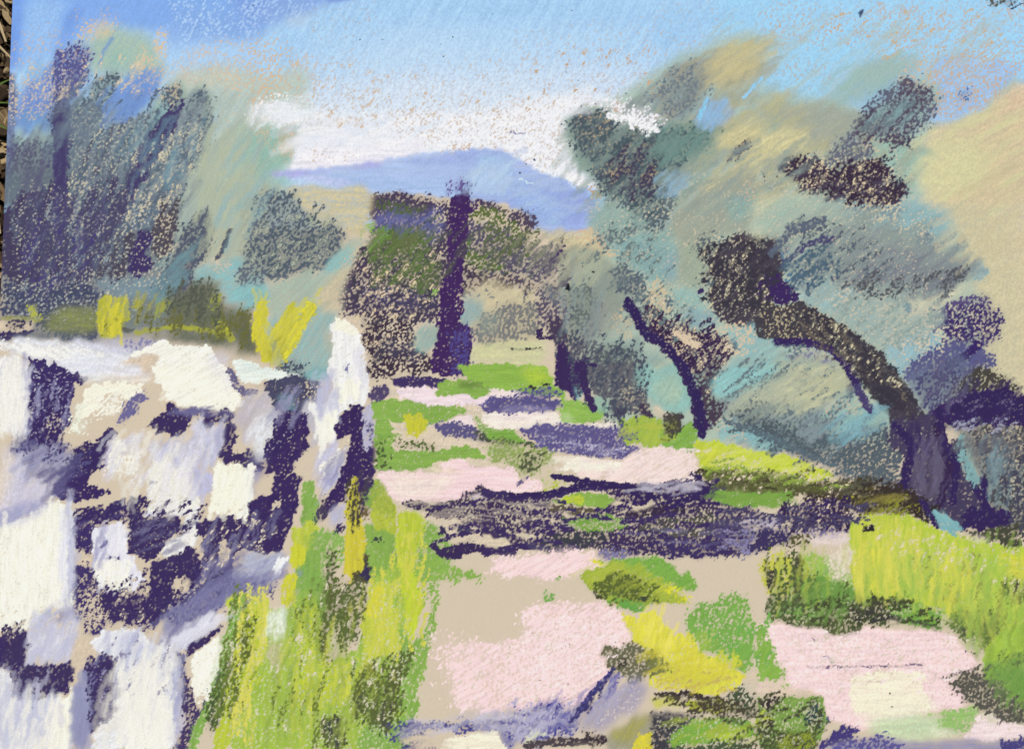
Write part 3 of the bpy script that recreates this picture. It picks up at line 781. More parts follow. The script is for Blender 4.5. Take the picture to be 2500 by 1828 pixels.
S dac6ae 1 8 60 960,1560 1180,1470 1320,1470 1300,1700 1200,1700 920,1640
S d6d4e4 .6 10 30 1720,1480 1900,1440 1920,1640 1860,1640
C0
S e6e4ec .97 5 90 -20,-120 230,-90 250,560 110,600 90,520 -20,510
P f3f1ea .55 8 90 -20,-100 180,-80 180,250 100,500 -20,450
S c4c3da .6 14 90 170,-60 240,0 250,560 130,600 100,480 170,400
S e2e4ec .9 8 0 480,0 700,-150 1240,0 1250,60 900,60 740,90
P 3f3068 .985 4 90 235,-90 300,-80 480,-20 740,90 690,120 620,120 600,300 590,440 480,570 250,575 245,300
T a09cb4 .10 6 90 280,100 600,120 580,400 280,400
T paper .5 6 75 370,420 560,420 500,570 370,560
S e8e4dc .7 8 0 640,60 1250,60 1300,120 900,110 740,130
P f8f3de 1 4 30 740,160 900,110 1200,130 1190,210 1090,270 1050,260 1040,200 850,220 830,300 760,380 700,430 640,420 640,320 700,240
P f3eede .55 6 45 800,250 1050,200 1000,380 850,390
P eceedb .6 6 45 590,430 720,430 700,570 600,520
S d8e0d0 .5 6 60 620,300 720,280 700,420 640,430
P 6d6898 .8 5 60 1050,280 1190,200 1290,240 1160,300 1140,410 1010,420
P f8f4e2 1 4 30 1290,-20 1900,-20 2060,290 1960,350 1700,355 1500,310 1395,240 1380,160 1320,60
S e6e4ea .5 10 30 1700,-20 1900,-20 1990,150 1880,200
P 3e3060 .985 4 45 1400,300 1500,320 1560,370 1620,370 1600,490 1480,560 1340,540 1260,480 1290,410 1400,370
P 3e3060 .86 4 60 1620,370 1950,380 1985,430 1970,680 2203,750 2203,840 2030,820 1840,760 1880,600 1890,480 1700,460
S 6a6690 .5 10 0 1640,350 1960,350 1960,390 1640,390
S d3d3e6 .93 5 75 1630,390 1700,400 1720,480 1890,470 1880,660 1800,770 1790,870 1650,860 1240,750 1230,640 1500,600 1600,640
S 9c9cc4 .7 8 60 1880,470 1870,640 1790,780 1820,560
S d9d4e0 .9 6 60 930,580 1160,560 1260,640 1240,700 1060,680 960,900 880,880
S 9290c0 .7 8 75 860,880 900,580 960,540 930,760
P f1ecdf .85 4 75 900,880 940,640 980,590 1050,640 960,900
P f3eede .6 4 75 1040,700 1150,740 1120,900 960,880
P f1ecdf .9 6 60 1260,860 1330,740 1630,860 1680,1110 1240,1110
S dfd8dc .6 12 60 1400,860 1640,850 1640,1050 1480,1000
P f3f1e4 .97 5 0 1210,1140 1700,1090 1640,1200 1560,1235 1230,1220
S c9c8e0 .7 6 0 1200,1190 1560,1215 1540,1240 1220,1235
S bfc0e2 .93 6 90 1640,860 1810,870 1780,1070 1700,1115 1630,1080
P f9f5df 1 4 75 1820,780 1870,810 2050,820 2140,830 2090,1240 1930,1255 1880,1210 1750,1210 1780,1080
P eeece8 .97 5 75 1560,1250 1670,1130 1660,1300 1640,1480 1500,1560 1340,1550 1420,1440 1530,1400
S 8c8cb6 .95 14 30 90,620 250,560 450,580 620,700 700,860 560,1060 400,1040 380,940 200,940 100,740
P 4b4272 .8 8 30 110,590 250,555 480,570 620,700 560,680 250,640 140,640
S a9a9cc .6 14 30 150,700 500,720 400,800 180,780
P 3c2c62 .96 4 45 880,530 960,500 990,560 900,620 880,760 800,840 760,900 730,980 930,1040 780,1090 600,1110 420,1060 400,980 540,880 600,800 650,700 780,640
T paper .55 4 45 750,880 900,860 880,1000 780,980
S 6c6896 .7 12 30 400,900 560,860 580,1080 430,1060
S c8c6e0 .93 12 75 100,780 230,800 200,930 380,940 420,1080 300,1210 110,1250 0,1250 0,1100 90,1000
S a9a7d2 .6 10 75 110,1100 380,1080 300,1200 110,1250
S e2dadc .7 20 90 20,620 90,640 120,900 110,1200 0,1200
P f7f4e3 1 5 90 -20,1320 260,1240 440,1120 590,1140 620,1300 600,1652 620,2000 400,2100 150,2200 -20,2180
S e2e2ee .9 8 90 560,1120 620,1300 620,1900 560,1950 540,1700 570,1400
S c9c9e0 .6 12 45 -20,1240 280,1220 440,1110 300,1280 0,1350
P 4a4172 .95 4 30 630,1230 820,1205 1060,1080 1090,1150 1070,1240 870,1290 680,1340 610,1340
S d9c6ac 1 3 30 680,1315 860,1230 885,1250 690,1340
S d9c6ac 1 3 30 1010,1195 1080,1170 1075,1215 1020,1220
P 3f3068 .96 5 60 620,1345 820,1310 800,1500 740,1555 640,1500
S d9c6ac .8 8 60 640,1560 790,1560 780,1700 700,1652 
P e6e4ee .98 5 75 800,1330 1010,1300 1050,1400 1080,1560 1160,1652 1200,1800 1000,1920 810,1840 780,1600
P f6f4e6 .9 6 90 880,1600 1090,1600 1100,1880 930,1870 800,1800 800,1620
P 55508a .9 3 60 870,1450 910,1430 900,1490 865,1500
P 4f4a80 .9 3 0 910,1565 1000,1570 1000,1590 910,1595
P 3e3060 .975 4 60 1080,1080 1170,1065 1260,1110 1160,1160 1200,1240 1500,1240 1520,1350 1420,1430 1320,1540 1300,1590 1180,1600 1080,1560
P 3e3060 .95 4 60 1650,1290 1930,1230 2090,1255 2150,1110 2260,1050 2380,1100 2400,1300 2300,1500 2080,1520 2030,1480 1950,1600 1960,1760 1870,1900 1700,1850 1710,1600 1720,1400 1650,1400
T paper .97 3 60 1830,1460 1900,1440 1930,1520 1900,1640 1870,1650 1830,1560
T paper .9 3 90 1665,1420 1700,1420 1720,1850 1680,1850 1660,1600
D0
P 3e3060 .95 5 60 1280,80 1480,20 1600,-40 1660,20 1680,200 1660,290 1560,200 1480,190 1440,300 1480,380 1350,560 1280,620 1260,400
T paper .97 3 60 1470,190 1530,190 1540,260 1500,320 1450,280
P 42356a .72 6 60 640,60 780,150 820,280 900,310 1000,340 1250,380 1280,540 1270,640 1050,600 900,560 850,700 780,700 640,520 620,350
P 3e3060 .9 5 0 840,330 1000,330 1260,380 1270,560 1000,580 840,540
T paper .6 5 60 640,420 780,350 860,480 840,640 700,620
S 8f8fb6 .8 14 45 400,450 640,430 680,600 560,640 350,540
P 3d2e62 .95 6 75 -20,720 80,640 220,640 230,760 220,960 100,1000 -20,960
S cfcfe0 .95 10 75 250,560 620,560 700,640 620,700 610,900 440,960 240,900 220,700
S e6e6ec .6 14 75 280,760 500,640 580,860 400,930
P 3d2e62 .93 6 30 90,980 230,960 450,960 600,910 610,1060 560,1180 400,1210 200,1280 110,1290
P f0f0ea .93 10 90 -20,980 60,980 100,1240 300,1240 560,1220 600,1260 580,1652 280,1700 -20,1700
S cdccdf .7 20 75 -20,1300 300,1300 250,1652 -20,1652
S cfd0e4 .6 20 60 100,1240 500,1200 450,1350 100,1400
P f9f5e2 .93 8 90 520,1240 620,1150 640,1300 600,1650 280,1650 400,1400
S 8e93bc .9 14 90 620,1150 760,1100 760,1600 640,1640 600,1560
P 41346a .93 7 75 700,1000 850,860 960,900 990,1050 1000,1180 1000,1330 900,1450 740,1500 760,1250 720,1080
S 6a6c98 .75 16 75 760,1130 1000,1130 1010,1330 900,1420 800,1350
S d9c6ac .97 6 60 620,740 740,690 820,800 760,960 640,1020 600,900
P e8e9ec .97 8 30 760,760 900,650 1150,650 1330,800 1460,860 1490,1200 1480,1500 1440,1652 760,1652 800,1500 1000,1350 1010,1180 960,880 880,850
P f7f4e4 .7 10 60 1060,1000 1320,950 1400,1250 1460,1500 1400,1652 1000,1652 1040,1350
S d9d0c0 .55 8 60 800,1500 950,1400 1040,1380 1000,1500
S bcbfdc .8 14 60 1000,700 1350,750 1450,900 1200,930 980,900
S b9b9d8 .7 10 75 1400,1150 1580,1200 1560,1500 1480,1600 1450,1400
L 54508c .8 6 0 10 1010,1150 1160,1165
M 4a4680 .85 4 0 6 830,865 940,870
S 9698bc .95 14 60 1320,600 1560,360 1960,180 2203,140 2400,0 2420,150 2260,300 2000,350 1850,450 1700,600 1400,760
P 55507c .55 10 45 1300,560 1500,400 1700,230 2000,200 2300,290 2300,340 1950,360 1800,500 1500,680
S aeb2ca .85 20 30 2000,60 2203,30 2380,20 2330,160 2100,240 1960,230
S e4e2ea .95 8 45 1400,780 1500,650 1700,520 1800,540 1850,600 1640,720 1480,800
S a9abcc .85 8 30 1380,800 1650,700 1850,600 1850,640 1600,780
P 3e3060 .96 3 45 1560,800 1740,690 1870,590 1830,680 1700,780 1560,870
P 473a66 .8 5 75 1470,880 1570,870 1560,1050 1620,1150 1640,1260 1680,1310 1780,1200 1760,1280 1660,1400 1620,1500 1570,1600 1570,1700 1440,1700 1500,1580 1580,1420 1530,1180 1480,1000
P f9f6e6 1 4 75 1620,860 1760,760 1850,700 1850,900 1800,1100 1740,1240 1680,1300 1610,1100
T paper .95 3 60 1650,1180 1740,1220 1680,1300
C0
S b9b3c2 .8 14 60 2030,220 2300,200 2400,350 2300,500 2060,650 2000,520 2000,350
S e2e4e8 .93 10 60 2080,500 2203,330 2350,420 2440,500 2420,620 2300,740 2100,720
P e6efe6 .97 5 0 1960,-60 2050,-80 2203,0 2560,60 2400,100 2040,110
S d9c6ac .8 8 0 2040,120 2350,110 2300,200 2060,190
L 6a6488 .8 5 60 14 1930,20 1990,140 2050,210 2140,190
T paper .93 4 60 1990,560 2060,620 2060,700 1960,690
C1
S c9c4c8 .5 14 60 0,180 200,200 240,400 0,460
P 4a4a66 .93 8 30 140,130 350,60 500,60 620,110 650,290 540,240 440,380 240,350 220,230 160,180
S 6a8f9a .85 10 60 220,240 400,230 430,360 300,330
T paper .4 6 60 440,130 640,120 640,280 500,250
S 7fb2b4 .96 10 30 480,20 720,-30 700,120 620,100 520,70
S b9b9cc .85 10 60 430,370 560,240 700,280 760,350 700,600 560,680 530,500
P 3c2c60 .96 5 60 240,420 350,360 520,380 520,680 440,730 380,880 180,870 180,620 240,560
S 5f5a86 .5 14 60 0,720 200,680 180,880 0,860
P 3c2c60 .93 4 60 240,880 460,900 430,1150 390,1300 290,1540 0,1530 -50,1250 30,1120 130,1060 240,1070
T paper .93 3 60 200,1120 290,1090 270,1180 210,1180
P f2f0e4 .97 4 75 0,830 75,840 45,1050 0,1250 -60,1250
S 9c9ac0 .8 8 75 75,850 140,850 60,1080 40,1080
S aeb2ca .9 10 30 -20,1540 300,1560 370,1610 340,1660 0,1690
P f2f2f2 .95 4 60 250,1640 290,1580 360,1560 300,1680 180,1850
# gate post
B1
P f1f0ec .99 4 90 700,1250 780,1170 960,1280 1000,1500 1030,1730 1010,1880 900,1890 780,1960 740,2220 640,2220 590,2000 530,1890 600,1870 700,1870 740,1700 680,1640 720,1500 740,1380
P f9f5e0 1 3 30 760,1165 830,1180 960,1280 900,1300 740,1230
S d9d6e4 .6 8 90 930,1300 990,1450 1030,1700 960,1800 900,1500
P 7a78a4 .7 4 60 830,1550 870,1540 870,1600 830,1600
P f8f5e2 .95 4 90 740,1700 960,1690 960,1800 760,1870
C1
P f8f5e2 .97 4 90 600,390 760,350 740,480 720,640 650,650 610,560
S c6c6e0 .93 8 60 600,680 760,600 850,640 830,800 720,1020 650,1050 600,900
P f1eee0 .85 5 60 650,800 830,600 850,660 780,760 650,890
S bcbedb .8 8 60 640,950 780,850 830,850 720,1020 650,1060
T paper .95 4 60 760,580 870,560 870,600 840,700 800,640
P 3b2a5e 1 3 75 900,310 1000,300 1010,690 1090,460 1095,700 1060,1000 1000,1070 950,1060 880,900 830,1100 700,1190 640,1290 615,1220 680,1080 760,980 850,760 880,560 760,570 750,490 800,390
P b9b6cc .85 3 75 1000,320 1080,300 1095,470 1050,640 1000,700
P 5a5480 .5 4 75 1020,440 1070,500 1040,640
S b9b9d4 .95 8 60 700,1180 830,1140 830,1290 740,1320 670,1290
P 3b2a5e .8 4 30 720,1370 830,1300 830,1350 760,1385
C0
K 8e8db6 .55 7 80 14 60 12 200,-40 260,-40 265,560 200,570
K a5a5c8 .5 8 25 22 80 14 -20,1200 420,1080 440,1140 0,1330
K b9bbd4 .5 8 85 26 90 14 540,1150 620,1150 640,1900 540,1900
K b0b0cf .45 7 70 30 60 12 1250,640 1880,480 1800,780 1640,1100 1560,900
K 6a6694 .6 6 10 16 60 10 1500,330 1980,350 1980,390 1500,380
K a4a2c6 .5 7 80 16 50 10 800,1340 900,1320 880,1600 790,1700
K 6c6896 .5 7 30 20 60 12 1650,1640 2000,1500 2050,1700 1700,1850
K d2cdd8 .5 8 60 26 70 14 80,700 640,700 400,1100 100,1250
K 5d5886 .5 7 35 30 70 12 120,600 620,640 640,1000 420,1060 300,800
T c8c4d4 .12 5 60 240,-60 600,100 590,440 250,575
D0
K 9a9cc0 .5 8 80 30 100 14 620,1100 780,1050 740,1600 620,1640
K d8d9e4 .5 8 75 40 90 16 880,700 1400,900 1480,1500 1000,1600 1060,1100
K a8aaca .5 8 70 26 80 14 1300,700 1480,900 1560,1450 1450,1600 1420,1100
K bfc0d8 .5 8 60 26 80 14 250,520 620,560 600,900 250,900
K c6c6da .5 8 85 40 120 14 -20,1000 560,1250 300,1652 -20,1652
K e6e4ea .5 7 40 14 90 10 1400,760 1650,560 1800,560 1640,720
K 76749f .5 7 40 30 100 12 1300,560 1600,330 1950,230 2250,220 1900,400 1500,640
P 41346a .6 7 75 720,1000 850,870 950,920 960,1100 900,1300 760,1400
C1
# ---------------- grass left of the path
P 88b052 .93 4 75 490,930 570,950 570,1080 620,1080 600,1280 460,1320
P c0cc46 1 5 90 410,1340 560,1280 620,1300 540,1652 370,1652
P 8cb456 .72 6 60 540,1370 840,1380 820,1652 540,1652
P 4a4458 .6 6 60 620,1080 700,1120 640,1300 600,1250
P 6f5c44 .75 6 60 960,1120 1080,1000 1060,1200 960,1280
P 86ac4e .9 5 60 980,1060 1110,930 1180,1000 1000,1200
P b6c242 .96 6 90 1060,1120 1200,980 1240,1060 1270,1440 1080,1380 1040,1250
P 8ab04e .93 8 90 1000,1300 1280,1430 1260,1800 1000,1800
P bccb3e 1 5 90 1280,1210 1480,1180 1540,1300 1450,1500 1430,1652 1500,2000 1400,2200 1330,2000 1270,1652
P 86ae50 .82 6 45 1500,1300 1650,1330 1720,1500 1680,1652 1440,1652
P 3f4548 .5 5 0 1080,1420 1170,1430 1160,1460 1090,1450
D1
P a3c04a .99 6 90 330,480 560,200 620,150 640,260 600,480 580,700 640,760 660,960 960,800 1000,500 1060,250 1250,100 1330,250 1340,500 1380,700 1330,850 1400,1000 1320,1200 1400,1652 0,1652 0,1500 -200,1652 -130,1200 30,400 160,380 200,480
S 88b250 .7 14 90 380,150 640,80 620,260 560,640 700,760 500,960 380,800
P 86b050 .90 6 90 430,-60 640,0 640,400 560,300 480,320 400,260
P c9d43a .96 8 90 -160,380 -30,340 180,380 190,460 120,850 60,1150 -120,1300 -200,1300 -100,900
P 66702e .55 8 90 -30,480 80,500 80,1000 0,1150 -60,1000
P dfdc4a .95 5 90 130,500 190,480 150,900 90,950
P cfd238 .95 8 90 380,-60 530,-60 500,80 380,120
P cfcf3a .9 8 90 300,420 330,180 420,180 400,480
P c4d03c .6 10 90 380,480 600,440 560,700 640,900 960,1000 880,1300 400,1250 500,900
P ccd24a .75 10 90 780,930 860,930 880,1250 800,1250
P c2cc48 .96 8 90 970,600 1080,260 1200,250 1240,480 1300,620 1300,820 1150,900 1020,900
P dcd63e .9 8 90 990,520 1090,280 1180,300 1150,520
P c4d43a .9 8 75 1300,60 1440,200 1500,350 1440,560 1390,780 1350,560
P 8ab24e .95 5 75 1290,560 1380,780 1500,700 1600,300 1620,420 1530,880 1450,1150 1430,1400 1260,1300 1310,900
P 8ab24e .80 6 45 1420,60 1650,40 1880,200 2000,225 1870,240 1600,230 1560,400 1480,350
T paper .38 6 75 1420,250 1650,230 1560,900 1450,1400 1360,1000 1500,600
P 88b050 .90 8 60 1000,1450 1400,1350 1400,1652 950,1652
P d6c834 1 4 90 830,-60 1000,-60 970,100 980,240 880,250 830,100
P 524c3a .85 5 90 880,60 1000,20 1050,120 1010,240 900,240
P 3c3458 .9 4 75 990,100 1050,120 1010,240 980,200
S e4ecd8 .97 8 90 190,480 340,470 350,640 320,700 220,760 170,700
S d9c6ac .9 6 90 190,780 310,760 320,900 260,980 180,900
S 7f8fa8 .8 6 90 430,120 460,120 465,200 430,180
P 56602f .80 8 90 620,280 780,280 740,600 690,720 700,860 690,950 650,960 630,780 570,740 600,480
P 5c6440 .70 8 75 800,260 1020,280 1000,480 950,600 940,720 840,700 760,480
T paper .34 6 60 850,280 1020,300 980,480 840,520
T paper .45 6 90 640,20 830,0 820,260 700,300 620,200
P 57603a .6 6 90 690,0 760,0 740,280 650,280
P 5c6236 .75 8 75 940,1050 1020,930 1140,960 1080,1160 1250,950 1370,860 1300,1060 1260,1350 1200,1540 1130,1450 880,1380 890,1170
P 4f5440 .4 8 75 900,1180 1100,1150 1250,1200 1200,1500 900,1400
S b2c840 .4 14 75 1060,1000 1160,960 1100,1250 980,1300
P 5a6034 .85 6 60 580,1380 700,1380 860,1400 840,1652 700,1652 640,1450
P 464a44 .6 6 90 640,1430 860,1400 830,1560 740,1652 700,1600
T d8d4b8 .16 10 75 0,300 350,400 900,700 1300,200 1500,1300 1300,1652 0,1652
T d8d4b8 .25 10 75 900,300 1300,200 1320,560 1200,500
K aabf4c .5 7 82 80 110 11 0,900 600,300 900,900 1000,1600 100,1600
K d0d44c .45 7 82 45 120 10 300,800 1000,300 1300,300 1300,900 900,1300 400,1500
K 7f9a44 .4 7 80 40 110 10 380,300 900,300 950,900 1300,1200 700,1600 100,1500
H 6f8038 .5 5 80 22 80 8 400,300 950,300 900,1100 600,1600 200,1400

D0
P 86b050 .96 6 75 1950,390 2080,350 2060,560 1980,700 1900,1000 1840,1280 1740,1400 1640,1660 1570,1660 1640,1450 1740,1260 1800,1100 1860,880 1900,620
P 4f5f38 .75 8 75 1870,900 1960,860 1900,1100 1950,1150 1860,1450 1760,1500 1740,1330
P bccb3c .96 8 75 2060,350 2203,320 2203,600 2150,900 2000,1250 1900,1652 2000,1652 2203,1000 2203,1652 1800,1652 1900,1200 2000,900
P 606a34 .55 8 75 2040,550 2150,540 2140,800 2000,1100 2050,1300 1950,1450 1900,1400
P a5c248 .9 10 90 2040,1350 2203,1100 2203,1652 1950,1652
T d8d4b8 .18 6 75 1900,450 2203,400 2203,1652 1650,1652
S bcd8b0 .5 8 75 1840,720 1890,700 1840,950 1800,1150 1780,1100
C1
P d0c63c 1 4 90 895,915 935,930 960,1180 990,1300 985,1700 830,1700 845,1150
P 5a4f4a .35 5 90 880,940 950,1000 950,1250 850,1250
P 9fb044 .7 7 90 1060,1000 1220,960 1260,1200 1080,1200
# ---------------- path, upper part
C1
S dccbb2 1 10 0 1080,150 2203,100 2203,1652 1240,1100 1080,800
P 88b04e .99 4 0 1080,270 1300,260 1600,300 1840,310 1830,370 1590,460 1480,520 1360,450 1210,430 1230,520 1280,570 1230,640 1270,690 1600,690 1850,650 2060,740 1700,760 1500,830 1100,870 1080,640
T paper .5 5 0 1250,560 1560,590 1600,680 1280,680
P 5b6a3a .45 6 0 1250,620 1580,620 1590,680 1260,660
P ccca38 .92 6 90 1340,390 1500,410 1520,500 1440,580 1350,540
P 50603a .35 8 90 1090,560 1180,600 1180,820 1090,820
P 443566 1 4 0 1230,100 1400,60 1700,90 1640,150 1400,165 1250,150
P 54486e .93 6 0 1040,160 1200,130 1180,250 1030,270
P f2dde2 .99 5 0 1240,170 1600,165 1640,230 1850,215 2080,240 2240,170 2240,230 1950,300 1700,290 1500,290 1300,230
P f2e0e2 .85 6 0 2080,160 2240,150 2240,240 2080,240
P 8ab24e 1 4 0 1870,70 1880,-40 2240,-40 2240,160 2080,170 2050,220 1930,245 1860,210 1620,230 1590,200 1640,110 1870,95
S 62783c .75 8 0 1750,110 2130,125 2050,165 1800,150
S c3d04c .6 14 0 2080,20 2240,20 2240,120 2100,120
P 6a649c .8 5 0 1950,300 2080,240 2260,230 2260,370 2100,360
T paper .5 8 0 1750,300 1960,310 2203,370 2100,390 1850,370
P f2dfdc .9 6 0 1580,470 1880,380 1930,500 1700,500 1550,500
P 5c5684 .78 5 0 1600,455 1750,450 1900,490 2000,560 2010,620 1850,580 1680,570
P 8fae60 .85 6 150 1920,400 2000,440 2203,540 2240,640 2020,600
P 4f5548 .7 6 150 1880,500 2020,560 2240,610 2240,650 2000,620
P f0e2d4 .8 8 0 1950,380 2240,370 2240,520 2050,460
P 8cb050 .7 6 0 2000,650 2240,650 2240,730 2080,740
P f8d6d8 1 5 0 1640,790 1840,755 1880,830 2240,840 2240,1030 1950,1000 1800,1110 1240,1095 1200,1000 1100,910 1120,880 1660,870
S efe0d0 .8 20 0 1150,890 1800,900 1600,1080 1250,1090
S d9d8ac .5 10 0 1500,830 1900,850 1800,880 1500,870
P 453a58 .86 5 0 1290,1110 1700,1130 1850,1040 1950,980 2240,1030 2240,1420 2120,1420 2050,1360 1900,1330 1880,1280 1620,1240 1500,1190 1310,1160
S e8d8d8 .8 6 0 1880,1060 2000,1050 2010,1110 1880,1110
T paper .34 5 30 1700,1100 2240,1060 2240,1420 1850,1330
T paper .95 5 0 1560,1230 1620,1260 1880,1320 1820,1380 1720,1330 1560,1290
P 3f3558 1 3 30 1620,1370 1650,1320 1720,1410 1660,1390
P 464660 1 3 60 1760,1310 1880,1300 1900,1360 1830,1410
P 3c3054 1 3 0 1500,1215 1600,1215 1590,1240 1520,1245
L 3c2e58 .97 3 0 15 1570,1490 1660,1560 1800,1570
L 3c2e58 .97 3 0 22 1660,1545 1900,1500 2240,1540
P 3c2e58 .6 4 30 1640,1520 1850,1450 1900,1480 1720,1560
C2
P f3e0dc .93 5 0 -10,170 120,165 400,240 560,260 300,260 0,250
P f3e7da .99 5 0 -100,370 560,365 600,440 820,470 1060,450 1070,490 900,500 700,475 400,470 230,520 100,500 -60,440
S f2dfdf .8 14 0 0,380 500,370 300,440 0,430
P 8fb84c 1 5 0 -330,-30 450,-30 520,150 620,170 630,250 400,225 100,170 -40,150
S bcd442 .8 18 0 200,-20 450,10 500,140 300,130
P 3c3438 .95 3 0 280,130 340,135 400,150 330,165
P 3c3438 1 3 0 410,122 510,140 480,155 430,140
P 5c5488 .86 5 0 -40,240 300,235 560,270 560,350 -40,365
S 9a94bc .6 8 0 80,310 500,320 500,360 60,360
P 90ba52 .97 5 0 590,270 700,250 950,370 900,430 700,455 590,440 600,350
P 90ba52 .5 5 0 550,280 620,260 620,360 560,350
S c8dca8 .6 8 0 590,370 680,380 690,450 590,440
P 645c92 .88 5 0 230,520 380,460 760,475 1050,500 1080,610 1235,660 1230,710 1040,760 700,720 500,680 400,620
S 7d7aa6 .5 14 0 350,550 900,620 1000,720 650,690 400,620
P 3f3468 .35 8 0 750,480 1060,500 1090,620 900,600
T e6dcdc .12 5 30 300,480 1080,500 1230,700 1000,750 400,640
P 80ae48 .97 5 0 -60,520 150,520 290,600 250,625 0,600
P 4d553f .6 5 0 -60,590 250,610 420,640 540,690 350,660 0,630
P 93a55c .62 6 30 -80,640 350,650 550,700 520,780 400,820 350,900 200,850 0,720
P 565c44 .4 5 30 250,700 430,720 380,870 250,860
P 8ab050 .8 3 90 380,880 410,870 460,940 440,950
P f2dad2 .88 6 30 1240,680 1400,660 1600,690 1680,690 1720,830 1770,880 1660,910 1480,950 1300,985 1000,940 750,880 640,870 620,850 780,780 1100,770
P f6f0dc .97 6 0 580,850 620,800 700,750 850,780 1100,790 1050,850 800,850
S d9dce0 .6 6 0 730,800 800,790 860,850 740,850
P f8d8d9 .99 5 0 -60,840 180,840 240,930 420,950 420,1010 200,1040 -60,1010
T paper .3 6 0 200,940 440,940 420,1020 260,1010
P 6a6288 .8 4 60 235,960 260,910 300,920 260,980
P b4c146 .3 6 45 430,900 600,900 560,1050 420,1010
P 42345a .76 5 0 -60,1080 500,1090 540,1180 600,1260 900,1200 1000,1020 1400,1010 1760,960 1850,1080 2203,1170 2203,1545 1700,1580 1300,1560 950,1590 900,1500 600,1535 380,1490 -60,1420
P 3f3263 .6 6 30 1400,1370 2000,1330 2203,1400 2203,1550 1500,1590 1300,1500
P 8b86ac .5 8 30 1960,1330 2203,1250 2240,1540 2000,1530
P 52524a .55 8 30 1200,1240 1900,1230 1900,1400 1250,1400
S f1e2de .6 8 0 2080,1260 2240,1240 2240,1330 2120,1330
P 7d78a0 .5 8 30 900,1500 1200,1540 1180,1600 950,1600
P 40424a .6 8 30 480,1380 1000,1380 950,1480 600,1530 400,1470
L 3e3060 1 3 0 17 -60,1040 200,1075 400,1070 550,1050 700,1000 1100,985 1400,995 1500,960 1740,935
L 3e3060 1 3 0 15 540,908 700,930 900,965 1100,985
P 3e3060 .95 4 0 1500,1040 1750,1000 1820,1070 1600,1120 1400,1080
P 3c3048 .9 4 0 1120,1210 1250,1170 1600,1150 1640,1180 1500,1220 1150,1240
P 3c3458 .8 4 30 1640,880 1760,870 1770,990 1700,960
P 8bb24c .95 4 0 440,1110 560,1090 700,1050 950,1050 1030,1110 960,1170 800,1150 560,1130
P bccb3e .95 5 0 500,1110 620,1080 740,1070 780,1120 600,1135
P 5d5448 .8 5 0 500,1150 700,1150 880,1190 940,1220 700,1240 520,1200
P 7aa644 .90 5 0 600,1260 800,1240 1000,1220 1170,1290 1100,1330 900,1360 700,1340
S d9c9ae 1 5 0 1010,1120 1200,1100 1380,1120 1330,1170 1120,1190 1030,1170
S d9c9ae 1 4 0 320,1235 600,1290 560,1320 340,1280
S d9c9ae 1 4 0 80,1375 250,1370 450,1400 440,1440 300,1430
S d9c9ae 1 4 0 -60,1390 80,1425 230,1480 100,1490 -60,1500
S d9c9ae .9 4 0 1560,985 1740,980 1740,1000 1580,1010
T d9c9ae .18 4 30 1000,1020 1800,1000 1850,1080 1300,1150
T d9c9ae .26 5 30 0,1100 500,1180 900,1200 1200,1220 1900,1250 1850,1400 500,1400 0,1350
T d9c9ae .3 5 0 1620,1150 1900,1180 1850,1250 1640,1200
L 3e3060 .97 3 0 16 -60,1540 60,1530 180,1500 330,1485
L 4a4468 .8 3 0 14 330,1485 500,1530 700,1500
G
K d4c6b2 .45 4 4 26 110 6 1010,1220 1300,1230 1560,1260 1500,1300 1100,1300
H 3e3060 .85 4 3 30 120 9 1000,1225 1750,1215 1900,1290 1750,1340 1050,1330
K 7a74a0 .4 5 2 14 90 8 1480,1290 1900,1270 1880,1340 1500,1345
C2
# trunks' feet over the path edge
P 3d2a5e .99 4 90 530,-30 800,-30 820,170 860,330 840,340 790,210 730,200 720,280 640,180 540,150
S 7fb4b6 .95 5 75 680,130 740,170 770,240 760,270 720,250
S 8db4a2 .93 8 30 860,215 1000,240 1010,390 920,360 850,300
P 66666c .9 8 60 800,-30 1200,-30 1290,160 1330,300 1340,330 1230,380 1130,320 1100,400 1020,410 1000,250 850,210
T d0bf9c .25 6 60 1080,120 1300,140 1340,400 1140,340
S 8cbcb4 .96 12 60 1200,0 1550,-40 1660,200 1680,330 1550,390 1480,350 1330,240 1200,100
S a9c0a8 .8 14 60 1340,100 1560,60 1640,220 1420,300
S dbc8ac .93 5 0 1350,300 1500,350 1520,400 1430,440 1350,400
P 3f3454 .93 4 90 1010,340 1120,330 1110,410 1020,410
P 463a50 .85 4 90 1230,320 1345,310 1350,410 1290,400
P a2ba48 .98 6 60 1060,440 1220,400 1430,430 1420,640 1180,635 1090,590
P 5a6a44 .5 5 60 1070,460 1150,450 1150,500 1080,500
P 84b04a .98 6 30 1400,440 1480,560 1560,500 1680,450 1740,600 1660,690 1420,645
P 4a424c 1 5 30 1430,395 1590,375 1605,460 1560,540 1470,560 1460,450
P 3a3630 1 3 0 1430,575 1500,595 1440,605
P 4b3f50 .68 8 60 1700,-30 1930,-30 1870,150 1880,260 1990,300 1900,450 1800,440 1740,200
P 3b2a58 1 4 75 1550,-30 1660,-30 1760,200 1780,350 1860,470 1790,530 1750,590 1690,490 1680,300 1640,180
S 8cc4c4 .93 14 30 1960,0 2400,-60 2400,80 2000,250 1880,260 1870,80
S b8bea2 .7 12 30 2000,300 2300,120 2500,60 2300,320 2080,400 1980,360
P 5f666a .5 10 30 2000,380 2203,280 2400,300 2203,500 2050,440
S 84b8bc .93 10 30 1880,440 2300,480 2500,640 2400,720 2100,640 1950,560
P 4f5a62 .7 10 150 2100,430 2300,400 2600,560 2800,720 2600,720 2350,600 2150,500
T dcc2a2 .35 6 30 1880,420 2080,480 2203,640 1960,560
